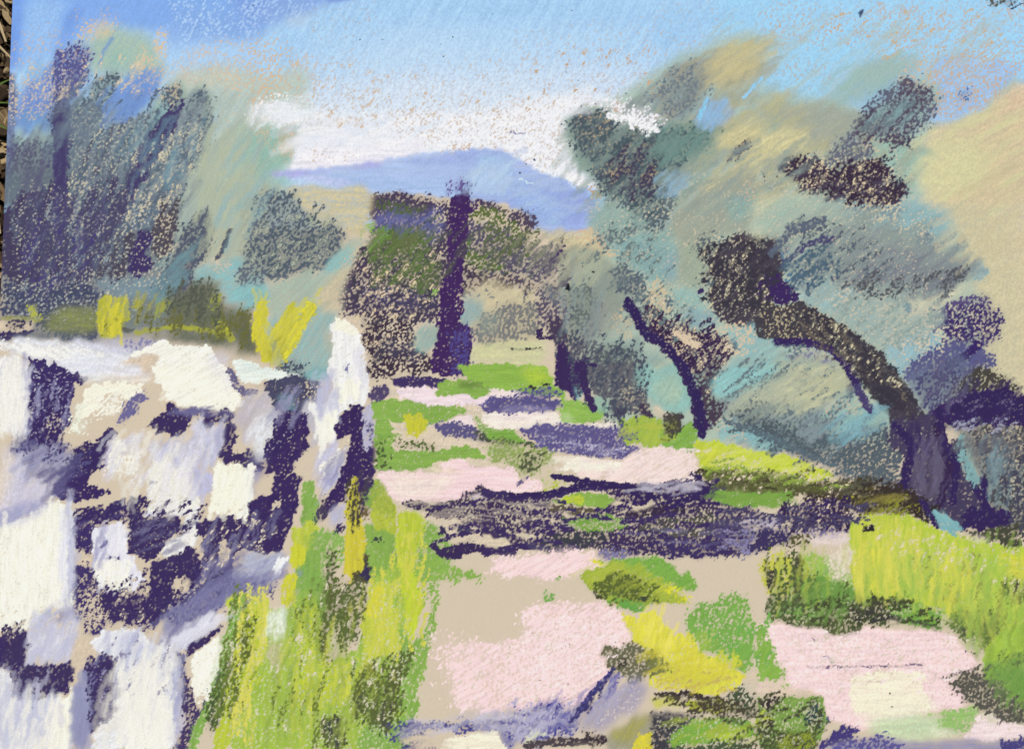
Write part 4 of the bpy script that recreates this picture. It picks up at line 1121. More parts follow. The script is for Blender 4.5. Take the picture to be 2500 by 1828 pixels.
P c6d43e 1 6 45 1690,640 1850,600 2203,690 2500,740 2900,880 2700,960 2500,860 1900,870 1760,860
S d3d24a .5 14 45 1750,680 1950,640 2000,800 1800,840
T dcc8b4 .2 8 45 2300,700 2900,880 2700,950
P 6b7440 .95 8 30 1780,850 2100,840 2300,870 2600,900 2700,980 2500,1080 2203,1060 2000,1040 1800,960
P 7aa646 .96 6 30 1800,980 1950,1020 2203,1060 2420,1050 2600,1020 2400,1150 2203,1160 1900,1130 1830,1060
C3
P 3a3030 .85 6 30 360,960 560,940 900,930 1100,960 1300,1040 1480,1200 1440,1290 1200,1240 800,1210 720,1100 400,1120 340,1050
P 8a8a34 .6 8 30 650,1060 850,1000 1180,1040 1250,1150 1200,1240 900,1230 760,1140
P 5b5232 .55 8 30 380,980 800,960 1100,1050 1000,1200 500,1060
S 5a6478 .8 14 150 640,860 880,900 1160,960 1150,1000 900,960 700,930
T dccab0 .55 6 30 560,860 800,850 820,920 600,920
P d6d23e .9 4 30 680,1060 790,1050 760,1100 690,1100
P 3f2f60 .82 5 60 130,1180 300,1120 720,1110 780,1180 740,1260 600,1340 300,1340 150,1280
T dcc8ae .36 4 75 130,1130 740,1120 740,1280 200,1280
P 5c5484 .6 8 30 -60,1350 740,1330 700,1400 -60,1430
P 3f3560 .85 6 30 -60,1340 220,1380 230,1480 60,1510 -60,1520
S a9a2c8 .8 12 0 -60,1240 120,1250 200,1300 100,1330 -60,1310
S e9d8d8 .8 12 0 400,1400 740,1380 740,1480 380,1470
P 5a5838 .6 6 30 200,1400 420,1400 380,1490 220,1480
T paper .3 6 0 250,1320 740,1330 720,1440 250,1440
# right meadow
P b9cd42 .97 10 90 750,1260 1250,1230 1400,1320 1640,1400 1900,1420 2000,1480 2260,1480 2260,2500 1900,2400 1500,2000 1100,1970 780,1960 740,1500
S cdd04a .7 20 90 800,1280 1100,1280 1200,1400 1000,1600 800,1600
S d9d63a .8 14 0 1950,1550 2260,1560 2260,1750 2100,1700
T dcc6c4 .17 10 60 850,1400 2203,1480 2203,1652 1500,1652
P 484a3c .85 6 30 1640,1360 1900,1340 2260,1300 2260,1400 2160,1490 2000,1460 1850,1400
T d9c6b0 .5 6 0 2150,1380 2260,1340 2260,1470 2180,1460
S eadccc .6 8 0 1660,1400 1850,1400 1980,1460 1800,1470
L 2e2830 1 2 0 14 870,1345 925,1335
D3
P d9d64a .8 10 90 750,0 1100,-40 1300,100 1100,380 1000,300 780,380
P d3d244 .7 12 90 1350,60 1680,100 1720,420 1560,500 1430,300
P 9dc04c .7 12 90 1150,0 1350,0 1320,350 1180,350 1100,200
P a9c84a .8 14 60 1700,0 2203,100 2203,600 2000,600 1800,400
P d2d04a .8 10 0 2050,100 2260,60 2260,240 2100,200
T dccac0 .16 10 60 1200,60 1800,0 1750,450 1400,350
P c8c84c .80 8 90 -20,40 250,20 300,240 200,400 30,360 0,160
P 9abf58 .85 8 90 300,30 560,30 740,150 760,400 600,420 300,420 250,200
P dfd4bc .6 8 60 560,0 740,-40 740,200 620,220
P 57603c .8 8 90 60,420 260,400 260,40 340,40 340,200 440,200 420,350 560,420 700,420 820,400 1000,370 1180,390 1300,430 1480,600 1520,650 1200,560 1000,580 760,680 740,710 560,690 300,600 60,560
P 6f9c46 .90 8 60 340,240 480,200 760,300 780,400 560,460 420,560 320,560 120,500 200,420 330,400
P 42423c .9 5 0 740,430 900,370 1060,370 1250,400 1200,520 1050,560 900,600 720,580
P 7aa848 .85 8 0 1100,480 1300,420 1480,500 1500,640 1250,600 1130,560
S 404040 .9 4 0 1000,500 1200,550 1450,600 1500,640 1250,590 1000,550
P 57603c .5 6 60 480,600 600,560 800,600 740,700 560,690
T cfc8a4 .22 5 60 60,420 760,420 1300,420 1200,620 500,640 60,560
P 413c3c .8 5 90 20,160 120,140 130,300 60,320
L 4a4c3a .85 5 90 14 310,40 300,400
P 3e453a .7 6 45 100,440 200,380 300,470 200,500
P 6e8040 .85 10 60 1520,560 1640,500 1880,470 2000,580 2020,680 1900,760 1860,850 1720,760 1620,640
P 4f5a40 .5 8 60 1540,560 1780,480 1980,620 1850,760 1680,700
P a4c646 .97 8 60 1880,840 2040,640 2203,600 2260,600 2260,860 2100,900 1950,960 1850,960
P 8cb44c .97 8 60 1850,960 2203,860 2260,860 2260,1420 2050,1200 1850,1060
P 4b5636 .75 8 60 1960,340 2080,230 2260,240 2260,460 2100,420
P 3e3238 .8 5 30 2080,280 2260,260 2260,440 2100,400
T d9cfb0 .25 5 60 1990,260 2203,250 2203,440
P d9c9b0 .6 6 60 1700,720 1850,800 1850,1000 1800,880
K a8c450 .5 7 90 120 90 10 780,30 1150,0 1700,80 1900,300 1900,560 1500,440 1100,360 800,360
K c9d456 .45 7 90 80 90 10 780,-100 1500,-60 2200,120 2200,500 1800,700 1500,400
K 8fae4e .35 7 80 50 80 10 1000,-60 1500,0 2000,250 2200,700 1900,900
H 96a04a .5 5 75 20 60 8 1200,0 2000,100 2100,600 1800,700
G
K 7f9a44 .45 7 75 40 90 12 2380,1500 2520,1500 2520,1828 2450,1800 2380,1650
H 5f6e44 .55 5 60 26 70 9 2360,1620 2520,1560 2520,1780 2420,1740
K b9c44c .5 7 85 36 80 10 1860,1360 2070,1340 2060,1450 1880,1480
H 5a6a3c .5 5 80 22 60 8 1870,1400 2080,1420 2060,1520 1880,1500
K 76994a .45 7 60 24 70 10 1960,1440 2120,1430 2080,1520 1960,1530
D3
# path, near
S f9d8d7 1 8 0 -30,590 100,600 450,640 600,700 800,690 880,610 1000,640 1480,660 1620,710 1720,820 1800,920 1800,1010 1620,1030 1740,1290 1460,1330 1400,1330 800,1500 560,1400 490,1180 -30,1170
T e2cfc0 .18 10 30 -30,600 500,700 500,1150 250,1150 100,1000
T d9c6b0 .14 10 30 450,700 1800,700 1750,1000 1600,1250 600,1300
S d9c6ac .93 12 0 -40,1000 150,960 250,1130 480,1180 480,1230 -60,1240
P 88b44a .85 5 60 -40,620 30,640 60,740 120,900 200,1080 240,1140 130,1040 0,1000 -40,980
P f8edd2 .99 8 0 730,1040 1000,1000 1330,1010 1380,1060 1330,1100 1400,1200 1400,1300 1100,1350 800,1340 740,1200 760,1100
S f2eccf .8 24 0 740,1250 1400,1220 1500,1330 1100,1450 850,1400
S c6dcae .9 20 0 900,1400 1300,1350 1500,1400 1650,1500 1400,1580 1100,1570 950,1500
P 98c06c .8 8 0 1460,1350 1800,1300 1830,1380 1700,1480 1560,1510 1500,1420
S e8e4c8 .7 12 0 1380,1470 1700,1500 1500,1560
L 7a6a80 .5 3 0 5 370,960 700,960 1000,955 1350,940
L 6a68a0 .6 3 150 5 530,880 610,930
L 3c3a80 .9 2 0 9 425,720 445,728
L 3c3a60 .8 2 0 6 1710,820 1720,828
L 332f2c 1 2 0 4 1080,1190 1083,1190
L 332f2c 1 2 0 4 1100,1302 1103,1302
P 57564e .85 6 30 1530,1050 1620,1060 1750,1010 1900,1060 2050,1160 2100,1250 2203,1330 2203,1420 2050,1440 1920,1340 1800,1300 1700,1220 1620,1130
P 6f9c46 .85 8 60 1850,1000 2050,1060 2203,1280 2260,1300 2260,1000
T cfc0a4 .28 6 30 1560,1040 2000,1100 2150,1400 1750,1280
P f3dddc .9 8 0 1830,1340 1950,1380 2050,1450 2203,1440 2260,1560 1700,1580 1750,1500
P d9d0b8 .5 6 30 1800,1330 2000,1380 2000,1450 1850,1400
P 7fa24a .97 8 60 -40,1240 180,1220 480,1210 520,1290 560,1400 520,1500 400,1652 -40,1652
P b0bc40 .7 10 60 -40,1300 80,1320 80,1450 -40,1500
P 4f5838 .78 8 60 -40,1480 300,1500 480,1450 480,1600 400,1700 -40,1700
P 8c9a34 .6 10 60 150,1500 450,1520 420,1652 150,1652
P 3d4f4c .65 6 60 300,1330 440,1290 560,1400 560,1460 460,1460 380,1400
P 3b3436 .8 4 30 -30,1230 180,1200 220,1220 150,1250 60,1330 -30,1330
T d4ceb0 .25 5 60 -30,1240 500,1240 540,1450 300,1600 -30,1600
T paper .35 6 0 -30,1200 250,1200 200,1300 -30,1300
P 443a78 .85 5 30 500,1600 600,1500 740,1460 800,1500 760,1580 620,1620 500,1652
S 8f8cb0 .9 14 0 480,1652 700,1580 1000,1560 1300,1590 1700,1570 2203,1590 2260,1800 480,1800
P 5c5694 .6 8 30 560,1660 760,1560 960,1540 1200,1600 1150,1700 560,1800
P 4a4480 .85 5 30 1990,1600 2203,1550 2260,1560 2260,1700 2050,1660
P 554f88 .8 4 0 560,1390 610,1380 605,1410 580,1410
# middle near path (D2)
D2
P f9d8d7 .88 8 30 0,60 200,40 500,0 860,-10 960,120 900,160 700,200 550,220 200,200 0,140
P f9d8d7 .80 8 30 280,470 400,440 900,440 1080,480 1130,520 1180,700 1220,750 960,800 940,960 1000,1000 800,1240 600,1300 450,1250 200,1330 0,1360 -300,1300 -350,1000 -350,800 -200,760 0,780 220,740 280,640
S f9dad9 .8 30 30 330,560 1100,560 900,950 700,1200 300,1250 200,900
T dcc6b0 .13 10 30 0,500 1100,500 900,1200 0,1300
P f9d8d7 .4 20 30 -500,760 -250,760 -250,1300 -420,1000
P e0dc3a .9 5 30 800,30 880,50 1000,100 900,110
P 7cae48 .93 6 30 880,50 1000,70 1250,50 1470,60 1470,110 1550,130 1580,200 1640,170 1730,280 1700,340 1560,300 1480,250 1300,150 1000,120
P a6b840 .97 8 30 690,200 900,130 1000,80 1250,100 1480,260 1560,340 1690,420 1600,430 1450,410 1340,440 1150,470 1000,420 830,300 760,240
P 5f6a34 .75 8 30 880,260 1050,160 1200,200 1300,260 1200,330 1330,390 1450,450 1290,440 1100,380 950,330 850,330
P 3f3f3a .85 4 30 1200,330 1320,380 1400,430 1260,420
P 6ca64a .8 5 30 980,380 1150,400 1370,440 1250,500 1100,460
P dbd938 .5 6 30 1450,250 1580,310 1690,420 1600,420 1450,330
P 4a4c34 .6 4 30 830,320 980,330 940,380 860,360
P e0da48 .99 6 75 1240,500 1370,490 1470,640 1560,700 1700,670 1760,850 1900,900 2000,960 2160,1040 2060,1110 1900,1200 1760,1190 1640,1140 1500,1160 1320,1100 1330,1000 1480,900 1320,850 1200,740 1150,600 1090,500 1170,530 1260,590
S cfd24c .5 18 0 1320,1000 1700,950 2000,1100 1600,1150
T dcd0a8 .25 8 30 1480,840 1720,780 1700,920 1500,960
T paper .4 8 30 1300,1020 1500,1100 1700,1160 1400,1180
P 7cae4c .86 6 60 1660,500 1800,440 1940,400 2140,380 2203,600 2203,860 2160,980 2050,980 2050,880 1900,860 1780,850 1720,700 1640,640
T paper .30 5 60 1640,440 2203,380 2203,700 2000,800 1700,600
S b8cc48 .5 12 30 1700,700 1850,640 1880,780 1780,850
P c8cf40 .75 8 60 1850,850 2080,840 2080,1000 1920,930
P 6b6a50 .85 6 30 900,800 1050,770 1220,760 1340,900 1480,960 1420,1030 1300,1010 1260,1080 1180,1100 1080,1020 970,970 950,870
P 7c8044 .7 8 30 1260,780 1480,900 1480,1010 1340,1010
P 443f38 .8 4 30 1050,930 1130,900 1160,920 1070,950
T cfc0ac .30 5 30 950,780 1300,800 1300,1100 1080,1050
L 5a52a0 .9 4 60 11 990,1010 900,1120 800,1240 700,1370
P 6a64a8 .80 5 60 1020,1010 1070,1050 1050,1160 900,1300 830,1340 900,1230 980,1120
S 9c96b4 .85 16 60 1000,1180 1180,1060 1290,1150 1280,1260 1100,1350 950,1450 850,1500 700,1530 800,1350
T dcd0c8 .2 8 60 1050,1150 1280,1120 1260,1300 900,1450
S 7c7cae .93 14 60 -20,1390 250,1330 400,1330 500,1240 600,1280 660,1350 780,1330 720,1480 650,1560 500,1580 100,1640 -20,1500
P 4a4694 .5 8 60 100,1400 420,1300 520,1250 660,1340 700,1450 650,1560 400,1560 150,1600
T dcd6d0 .2 8 60 60,1350 700,1300 700,1560 200,1600
P f4ecd4 .93 8 0 -420,1600 -150,1520 0,1500 80,1560 120,1652 -420,1700
P 4c4a8c .72 6 0 -860,1440 -700,1420 -300,1430 -60,1390 120,1400 120,1480 -100,1500 -400,1480 -700,1490
P 4c4a80 .5 6 0 -840,1460 -560,1440 -500,1700 -760,1700
S b8b4cc .5 20 0 -350,1360 0,1330 0,1420 -350,1420
M e8ecc8 .8 6 45 14 300,1580 380,1500 440,1520
S 93937c .93 14 60 980,1500 1200,1360 1350,1340 1360,1500 1350,1700 980,1700 900,1600
S a9a44c .8 12 60 1000,1480 1300,1340 1340,1420 1180,1560 1100,1652
P dcd03a .93 8 60 1180,1652 1240,1530 1350,1550 1360,1700 1150,1700
L 4d444a .8 5 0 18 300,1620 500,1590 760,1590 930,1560
P 3d343c .6 4 60 780,1520 960,1540 920,1610 780,1600
S d4c8ac .9 8 0 650,1640 960,1620 900,1700 600,1700
P 3b3236 .95 4 0 1330,1190 1500,1170 1700,1180 1900,1210 1960,1260 1800,1240 1650,1210 1500,1240 1440,1215
S c8c84c .93 8 0 1300,1230 1440,1220 1600,1240 1560,1290 1400,1300
P b0b43c .93 8 0 1600,1240 1800,1240 2050,1240 2080,1300 1900,1350 1680,1330
P 4f4c34 .7 6 0 1650,1230 1960,1230 2203,1330 2203,1380 1960,1320 1760,1300
S ded0a8 .9 6 0 1430,1300 1600,1290 1680,1330 1500,1340
S 464550 .97 8 0 1310,1350 1500,1340 1650,1370 1780,1330 1700,1450 1600,1560 1450,1560 1370,1500
P 414048 .8 8 60 1350,1400 1700,1380 1600,1600 1500,1700 1360,1700
P 7eae44 .98 10 0 1660,1440 1850,1390 2060,1400 2203,1440 2203,1530 2000,1600 1750,1600 1500,1640 1500,1560
S b8c838 .8 14 0 1760,1520 2000,1480 2150,1470 2150,1560 1900,1600
S 3d3f40 .95 6 0 1780,1330 1950,1380 2203,1460 2203,1480 2000,1410 1850,1370
P 4a5a40 .8 6 0 1500,1620 1800,1620 2203,1560 2203,1700 1500,1700
P 4a5640 .7 6 60 2000,1180 2080,1130 2203,1180 2203,1400 2050,1380 1980,1280
T cfc8b0 .4 5 60 2020,1080 2203,1100 2203,1250 2080,1240
T d4ceb0 .22 5 60 1350,1420 1600,1640 2203,1640 2203,1240 2000,1240
L 242020 1 2 0 5 337,677 341,677
L 242020 1 2 0 4 585,790 588,790
L 242020 1 2 0 5 622,782 626,784
L 242020 1 2 60 4 652,778 656,768
L 242020 1 2 0 4 640,1108 643,1110
L 242020 1 2 0 4 404,1072 406,1073
L 242020 1 2 0 4 1590,988 1592,990
P 78ac50 .7 4 60 440,330 470,320 510,400 500,450 450,400
P 7cb050 .9 3 0 535,205 580,210 570,225 540,220
A1
L 2a2e44 1 2 0 5 62,48 64,50
L 2a2e44 1 2 0 5 965,330 967,331
L 2a2e44 1 2 0 4 1735,312 1737,313
L 2a2e44 1 2 0 6 1654,472 1658,474
L 2a2e44 1 2 0 4 1143,336 1145,337
L 2a2e44 1 2 0 5 2077,125 2079,126
L 2a2e44 1 2 0 4 397,955 399,956
L 2a2e44 1 2 0 4 644,1166 646,1168
L 2a2e44 1 2 0 4 1298,63 1300,64
L 2a2e44 1 2 0 4 1630,370 1632,371
A2
L 2a2e44 1 2 0 5 1137,785 1141,786
L 2a2e44 1 2 0 4 627,602 629,603
L 2a2e44 1 2 0 5 730,680 732,682
L 2a2e44 1 2 0 4 672,92 674,93
L 2a2e44 1 2 60 7 362,1348 366,1342
L 2a2e44 1 2 60 6 296,1380 296,1383
L 2a2e44 1 2 60 4 242,1455 243,1460
L 5a5ea0 .8 2 0 4 170,1105 210,1130 280,1115
A3
L 26304e 1 2 30 5 2090,80 2203,30 2260,0
P 26304e 1 3 0 2130,-80 2270,-80 2270,20 2190,8
P 5a5850 .5 4 0 1880,10 2130,-20 2150,40 1900,50
C0
L 7a7890 1 3 0 8 1262,955 1300,957
sage_off
Q1
# final accents over the right half
H 6a7a80 .55 5 38 70 60 8 530,450 700,400 860,470 920,590 700,620 540,570
K c9c8a4 .5 6 32 34 90 9 740,430 860,480 890,560 760,570 640,520
K a9b4a0 .45 6 30 30 110 8 560,560 600,480 760,470 700,580
H 55626a .6 5 30 80 60 9 520,590 720,620 900,640 960,740 860,750 700,680
L 5a6a74 .7 5 0 12 540,590 640,625 760,680 860,720
K 7fb0bc .45 7 35 26 90 10 800,590 940,560 920,620 820,640
L 5c6678 .75 5 30 20 655,165 700,110 780,82
L 4c4a72 .75 5 30 14 680,195 740,145 805,125
H 4e6678 .6 5 45 50 40 8 670,170 800,130 830,210 740,270 690,240
H 8a9696 .5 5 38 60 60 8 780,100 1100,120 1180,200 1000,270 820,240
H 55585e .55 5 38 50 50 8 820,230 1160,200 1100,280 850,280
H 3c3844 .7 5 40 90 50 10 480,150 620,130 660,240 620,340 500,310
H d0c6a4 .3 4 60 36 24 6 480,150 640,150 640,340 500,300
H 3c3844 .7 5 142 60 70 10 700,300 830,330 1000,520 940,560 760,370
L 38295e .97 3 30 15 665,388 740,386 800,408 840,448 862,492
L 4a4270 .85 4 60 13 866,500 900,562
L 35285a .97 3 60 20 292,288 330,358 392,402 442,470 470,545 476,622
H 3a2a50 .8 4 45 34 40 8 380,300 560,360 500,480 440,440
L dcc6a8 .9 3 150 14 415,368 468,398
P 36285a .96 4 30 1090,572 1120,538 1180,512 1250,506 1292,530 1292,600 1230,592 1160,600 1100,604
H 6a5f80 .35 4 30 12 40 6 1100,540 1280,530 1280,590
L 36285a .95 3 90 17 1072,560 1090,640 1120,700 1108,790
L 36285a .95 3 120 17 1125,640 1150,720 1195,810
L 36285a .9 4 60 20 965,600 1010,650 985,750
L 36285a .9 4 120 14 1030,790 1070,850
P 36285a .95 4 0 1140,806 1250,812 1262,838 1180,862 1125,858
L 36285a .9 3 90 9 1190,738 1196,806
K 6a6280 .45 6 75 26 70 9 1010,640 1100,640 1090,780 1030,780
P 7fa9aa .85 5 75 1112,630 1135,640 1180,760 1150,730
P 7fb4b8 .9 4 120 1060,812 1090,818 1135,862 1110,880 1070,850
H 48485a .6 5 75 50 60 8 1160,610 1300,610 1300,860 1230,790
K 7f9ba2 .4 6 75 24 80 9 1150,640 1260,660 1260,800 1200,780
L 36285a .97 3 0 13 105,727 200,745 330,757 400,752 470,728
L 36285a .97 3 0 13 0,776 100,768 200,748 320,758
H 36285a .85 4 3 40 60 9 290,760 500,740 520,800 300,810
H 4a4530 .65 4 3 44 60 8 490,715 740,745 900,730 880,790 740,780 520,745
K 7fa646 .6 5 3 22 70 9 500,765 720,785 700,805 510,790
H 38294e .85 4 75 60 34 8 680,800 850,780 850,850 700,860
H 3d3530 .75 4 15 40 50 8 800,745 960,740 1030,810 860,815
K 8a8040 .5 5 15 14 50 8 880,770 980,770 980,800 880,800
H 4a5060 .5 5 80 80 60 8 100,370 340,400 350,580 240,580 120,440
K 8a9a98 .45 6 80 30 80 9 110,200 240,220 240,380 130,360
L 3c2c5a .95 3 90 22 125,400 130,500
L 3c2c5a .95 3 90 16 175,445 182,500 205,556
L 3c2c5a .9 3 60 8 195,445 210,450
H d8c8a8 .4 4 60 40 20 6 340,250 400,300 330,330 560,380 500,520
H 5c5488 .6 4 0 50 60 7 40,600 300,620 280,680 60,650
H b9b2cc .5 4 0 24 60 6 60,620 280,660 240,680
K f4ead8 .6 5 0 20 80 8 120,680 260,690 240,715 140,712
T1
K 7d918c .45 8 42 60 110 12 280,520 700,640 760,760 640,960 480,880
H 4c5c64 .6 5 45 80 60 9 260,490 500,560 860,600 760,700 640,980 520,900 300,640
K 6f8f88 .5 6 42 50 90 10 580,560 860,560 900,640 640,740
H 48445a .6 5 55 40 50 9 420,680 600,640 640,860 520,860
K 8fb8dc .6 6 60 18 60 10 810,520 880,440 960,480 900,560
K 8fb4cc .5 7 45 16 60 12 640,770 760,770 740,850 660,860
L f6f5f8 .8 4 150 16 430,510 520,530 640,575
H f6f5f8 .7 4 60 20 24 7 440,490 660,560 620,600 460,540
K f1f2f7 .35 14 20 16 120 16 20,440 200,400 400,440 300,520 60,640
H c7a684 .5 3 60 60 14 4 100,200 600,160 620,400 200,470 60,520
K a8a68c .45 7 35 50 110 12 760,260 1100,180 1150,340 900,420
K c9be8e .5 7 35 34 120 12 900,240 1160,170 1100,330 900,360
L 92caee .6 4 60 7 1025,430 1100,345
L 8accf0 .85 3 60 9 825,520 860,440
H 50505e .5 4 40 20 60 6 940,700 1040,620 1020,680
L 40404e .9 2 120 4 1105,755 1118,810
H 564e62 .6 5 45 60 50 8 1540,560 1700,420 1840,360 1860,480 1720,640 1560,620
K 7fa0a4 .4 6 45 24 70 9 1560,520 1780,420 1740,560 1600,600
H 3c3044 .75 5 35 90 44 8 1170,690 1400,740 1660,700 1720,880 1480,900 1240,770
H dac8a4 .35 4 60 40 20 6 1180,700 1700,740 1700,900 1400,880
K d6d2a0 .4 8 30 40 150 14 1800,600 2250,450 2259,900 1900,900
K cdbf98 .4 8 30 30 150 14 1850,900 2259,700 2259,1250 1950,1150
H c9b08c .4 4 40 90 24 5 1300,60 2200,40 2200,250 1850,340 1500,240
K 9cbcb4 .4 7 38 30 120 12 1400,320 1750,250 1700,340 1480,440
K 8c9c98 .4 7 38 60 110 11 700,780 1000,640 1350,600 1300,760 1000,900 760,1000
T0
H 5a6878 .5 5 66 110 70 9 300,480 900,420 900,760 640,1000 320,900
K 8c9ca4 .4 6 66 50 110 10 320,520 900,500 800,900 400,900
H 47406c .7 5 66 40 90 11 590,760 700,560 790,500 700,700 580,860
H 47406c .7 5 88 26 90 11 240,480 300,480 290,860 250,860
H 4b4868 .6 5 70 90 70 9 100,880 300,860 560,900 440,1200 120,1240
K 5c5a78 .4 6 70 30 90 10 60,620 220,600 220,860 60,860
K 7094d4 .6 7 50 26 80 12 450,420 620,340 700,400 620,500 480,540
H 5b5d94 .6 5 78 26 60 9 240,260 380,220 370,420 250,440
H dcc8a8 .5 4 60 60 18 6 80,300 380,220 700,220 700,400 400,420 90,520
H cfc6a8 .4 4 66 60 22 6 600,620 900,560 840,820 560,1000
K b4bca0 .4 8 70 50 140 14 880,640 1080,560 1100,900 900,1100
K d9d03e .85 4 88 16 70 8 430,1310 570,1300 550,1470 440,1470
K cdc848 .7 6 100 10 110 8 1130,1330 1180,1340 1190,1560 1150,1540
K d2cc4a .7 6 58 18 110 8 1210,1430 1385,1330 1370,1400 1260,1570 1210,1540
K a8a444 .6 4 75 10 50 7 590,1310 720,1300 720,1380 600,1400
H 6b6c3c .6 5 80 50 50 8 600,1380 1100,1380 1130,1520 900,1480 640,1440
H 565c50 .6 5 80 40 50 8 720,1290 960,1240 1000,1400 760,1400
H 515e6a .5 5 60 60 50 8 1110,900 1340,860 1500,1020 1420,1180 1120,1220
H a9b09c .4 4 45 40 30 6 1110,900 1500,1000 1400,1200 1120,1200
H 454050 .6 5 60 70 40 8 1520,1180 1640,1020 1920,1040 1940,1360 1650,1620 1600,1400
K 5a6a44 .55 5 45 60 60 9 1620,1060 1920,960 1920,1300 1660,1180
H 5f7640 .6 4 45 60 40 7 1620,1080 1800,1000 1920,1050 1900,1300 1650,1200
H dcc6a4 .5 4 45 80 14 5 1520,1200 1940,1100 1940,1300 1600,1620
K 6468a0 .5 6 45 16 60 10 1650,940 1900,930 1940,1050 1850,1080
T2
K fbf8ea .7 5 88 40 90 12 20,640 280,600 300,980 20,1100
K e6e6f0 .5 6 85 20 90 10 250,640 320,620 330,1000 270,1000
K faf7e6 .7 5 35 26 60 10 700,20 980,10 1040,130 760,100
K fbf8e6 .7 5 78 24 60 9 950,400 1110,430 1090,620 930,610
K f0eef0 .6 5 82 18 50 8 420,680 560,680 600,900 430,920
H 3b2c60 .8 4 45 26 36 8 340,330 480,250 470,400 350,500
H 3b2c60 .7 4 20 26 50 8 340,590 560,560 640,560 560,640 360,700
H 3b2c60 .7 4 60 60 30 8 650,860 880,800 880,950 700,1080 480,1080 400,980
H d8c8b4 .45 4 60 34 16 5 350,900 650,900 650,1100 380,1100
K 7c7aa6 .5 6 45 30 110 12 700,1100 900,950 1150,860 1240,940 900,1060 760,1180
K dcdcea .6 5 40 14 120 10 740,1180 960,1060 940,1120 780,1220
K aeb0d0 .5 6 75 26 90 12 400,1180 620,1150 780,1300 720,1600 520,1400
K f6f4e8 .5 6 85 30 100 12 560,1350 740,1320 760,1600 560,1600
H 40345e .7 5 80 30 50 9 20,1130 110,1110 120,1280 20,1290
H 40345e .7 5 70 40 40 9 70,1310 310,1300 290,1400 100,1440
K c4c6dc .5 6 85 30 100 12 20,1340 280,1460 260,1640 20,1640
K 9a9ab8 .5 6 40 24 60 10 60,300 330,330 260,420 70,420
H 54507e .5 5 30 24 50 9 70,300 340,330 400,400 200,400
K 8f8cb0 .5 5 60 12 90 8 1420,400 1520,350 1500,480 1420,520
K f4f2e6 .7 4 80 16 70 9 1390,150 1460,150 1440,330 1400,310
H 6b7d34 .55 4 82 30 80 8 980,980 1100,970 1060,1500 940,1560
H 5d6a38 .6 4 82 40 60 8 1400,930 1620,920 1600,1180 1420,1180
H 5d6a38 .6 4 70 34 60 8 1560,1280 1820,1240 1780,1500 1560,1540
H dad2b4 .6 3 75 90 14 5 1000,1000 1650,900 1850,1500 1000,1600
H d9d45c .6 4 84 40 70 8 1060,980 1180,980 1120,1600 1020,1600
H d0d050 .6 4 84 44 70 8 1620,880 1900,620 1880,1200 1640,1240
K 86ad50 .5 5 88 26 70 9 1350,700 1450,700 1440,1100 1380,1000
H 4a453c .7 4 85 18 50 7 1530,480 1620,480 1620,620 1560,700
H 4a4058 .5 4 70 14 40 7 1560,440 1640,460 1620,620
T3
K d9d658 .6 5 88 36 110 10 1510,700 1800,700 1850,960 1530,960
K a3c452 .5 5 80 40 100 10 1600,700 2259,760 2259,1300 2000,1100 1700,980
K dcda50 .5 5 80 24 100 10 1850,800 2050,820 2000,1030 1850,1000
H dcd0a8 .5 3 60 70 14 5 1520,640 2259,740 2259,960 1600,760
H 4a5034 .6 4 15 50 50 8 1160,1000 1500,980 1800,1000 1880,1100 1400,1120 1140,1080
K 6f9c46 .5 5 60 26 60 9 1150,880 1480,900 1480,1060 1160,1060
H 54603c .6 4 85 34 50 7 1110,800 1280,790 1290,1040 1130,1060
H 5d6a34 .6 4 35 34 40 7 360,880 640,900 640,1000 440,1010
K b4c044 .5 4 35 20 60 8 300,870 460,840 760,980 640,1000
K 7fb04c .5 5 30 20 50 8 500,820 720,830 780,930 640,900
H 74b04e .6 4 70 30 30 7 820,1040 1140,1060 1180,1300 900,1220
K d4c83c .5 5 20 30 80 9 600,1200 980,1250 960,1380 620,1380
K eee262 .5 5 70 16 80 9 520,1060 680,1060 760,1200 640,1240
H c8b45c .5 4 20 20 40 6 620,1300 980,1300 960,1400 640,1400
H 4c463a .6 4 10 34 70 7 620,1410 960,1440 1180,1560 960,1540 640,1440
H 4c5038 .6 4 30 40 40 7 980,1380 1380,1420 1380,1640 980,1640
K a6b640 .5 4 20 24 60 8 700,1520 1000,1520 1180,1600 760,1640
H 5a5850 .6 4 30 40 40 7 1920,1330 2100,1280 2259,1480 2240,1540 2080,1480
K 7aa04c .5 5 60 26 60 9 2100,1300 2259,1250 2259,1450 2180,1440
H fae2e0 .6 4 10 90 30 7 60,1040 480,1040 500,1200 380,1400 20,1440
H fae2e0 .5 4 10 70 34 7 1140,1120 1900,1140 2040,1260 1900,1400 1320,1380 1200,1260
K 7c78b0 .5 5 55 30 80 9 20,1470 300,1420 440,1310 360,1480 240,1600 40,1600
K b0aac0 .5 5 55 18 90 8 320,1480 470,1340 480,1440 360,1540
H 3e3a70 .6 4 55 16 60 7 270,1500 430,1310 440,1330 300,1520

T0
K d3e0f1 .35 16 20 26 150 18 1150,470 1400,520 1900,560 1900,640 1350,640
K f1f1f5 .38 16 8 22 160 16 1330,560 1900,580 2200,640 1900,650 1400,720 1300,690
K a9bfe8 .45 8 25 26 110 12 1500,760 2000,690 2240,700 2240,860 1900,840
K b9d3ec .5 7 50 16 80 9 2080,740 2259,720 2259,850 2090,850
H 6a5f9a .4 4 50 14 40 6 1980,800 2060,790 2080,860 1960,860
K 6f7f90 .4 8 62 40 110 12 200,420 420,380 460,620 240,700
T2
K 9b99bd .5 5 78 22 60 9 150,40 330,60 310,260 160,270
K d8d6e2 .5 6 60 30 60 10 460,290 860,300 860,560 480,470
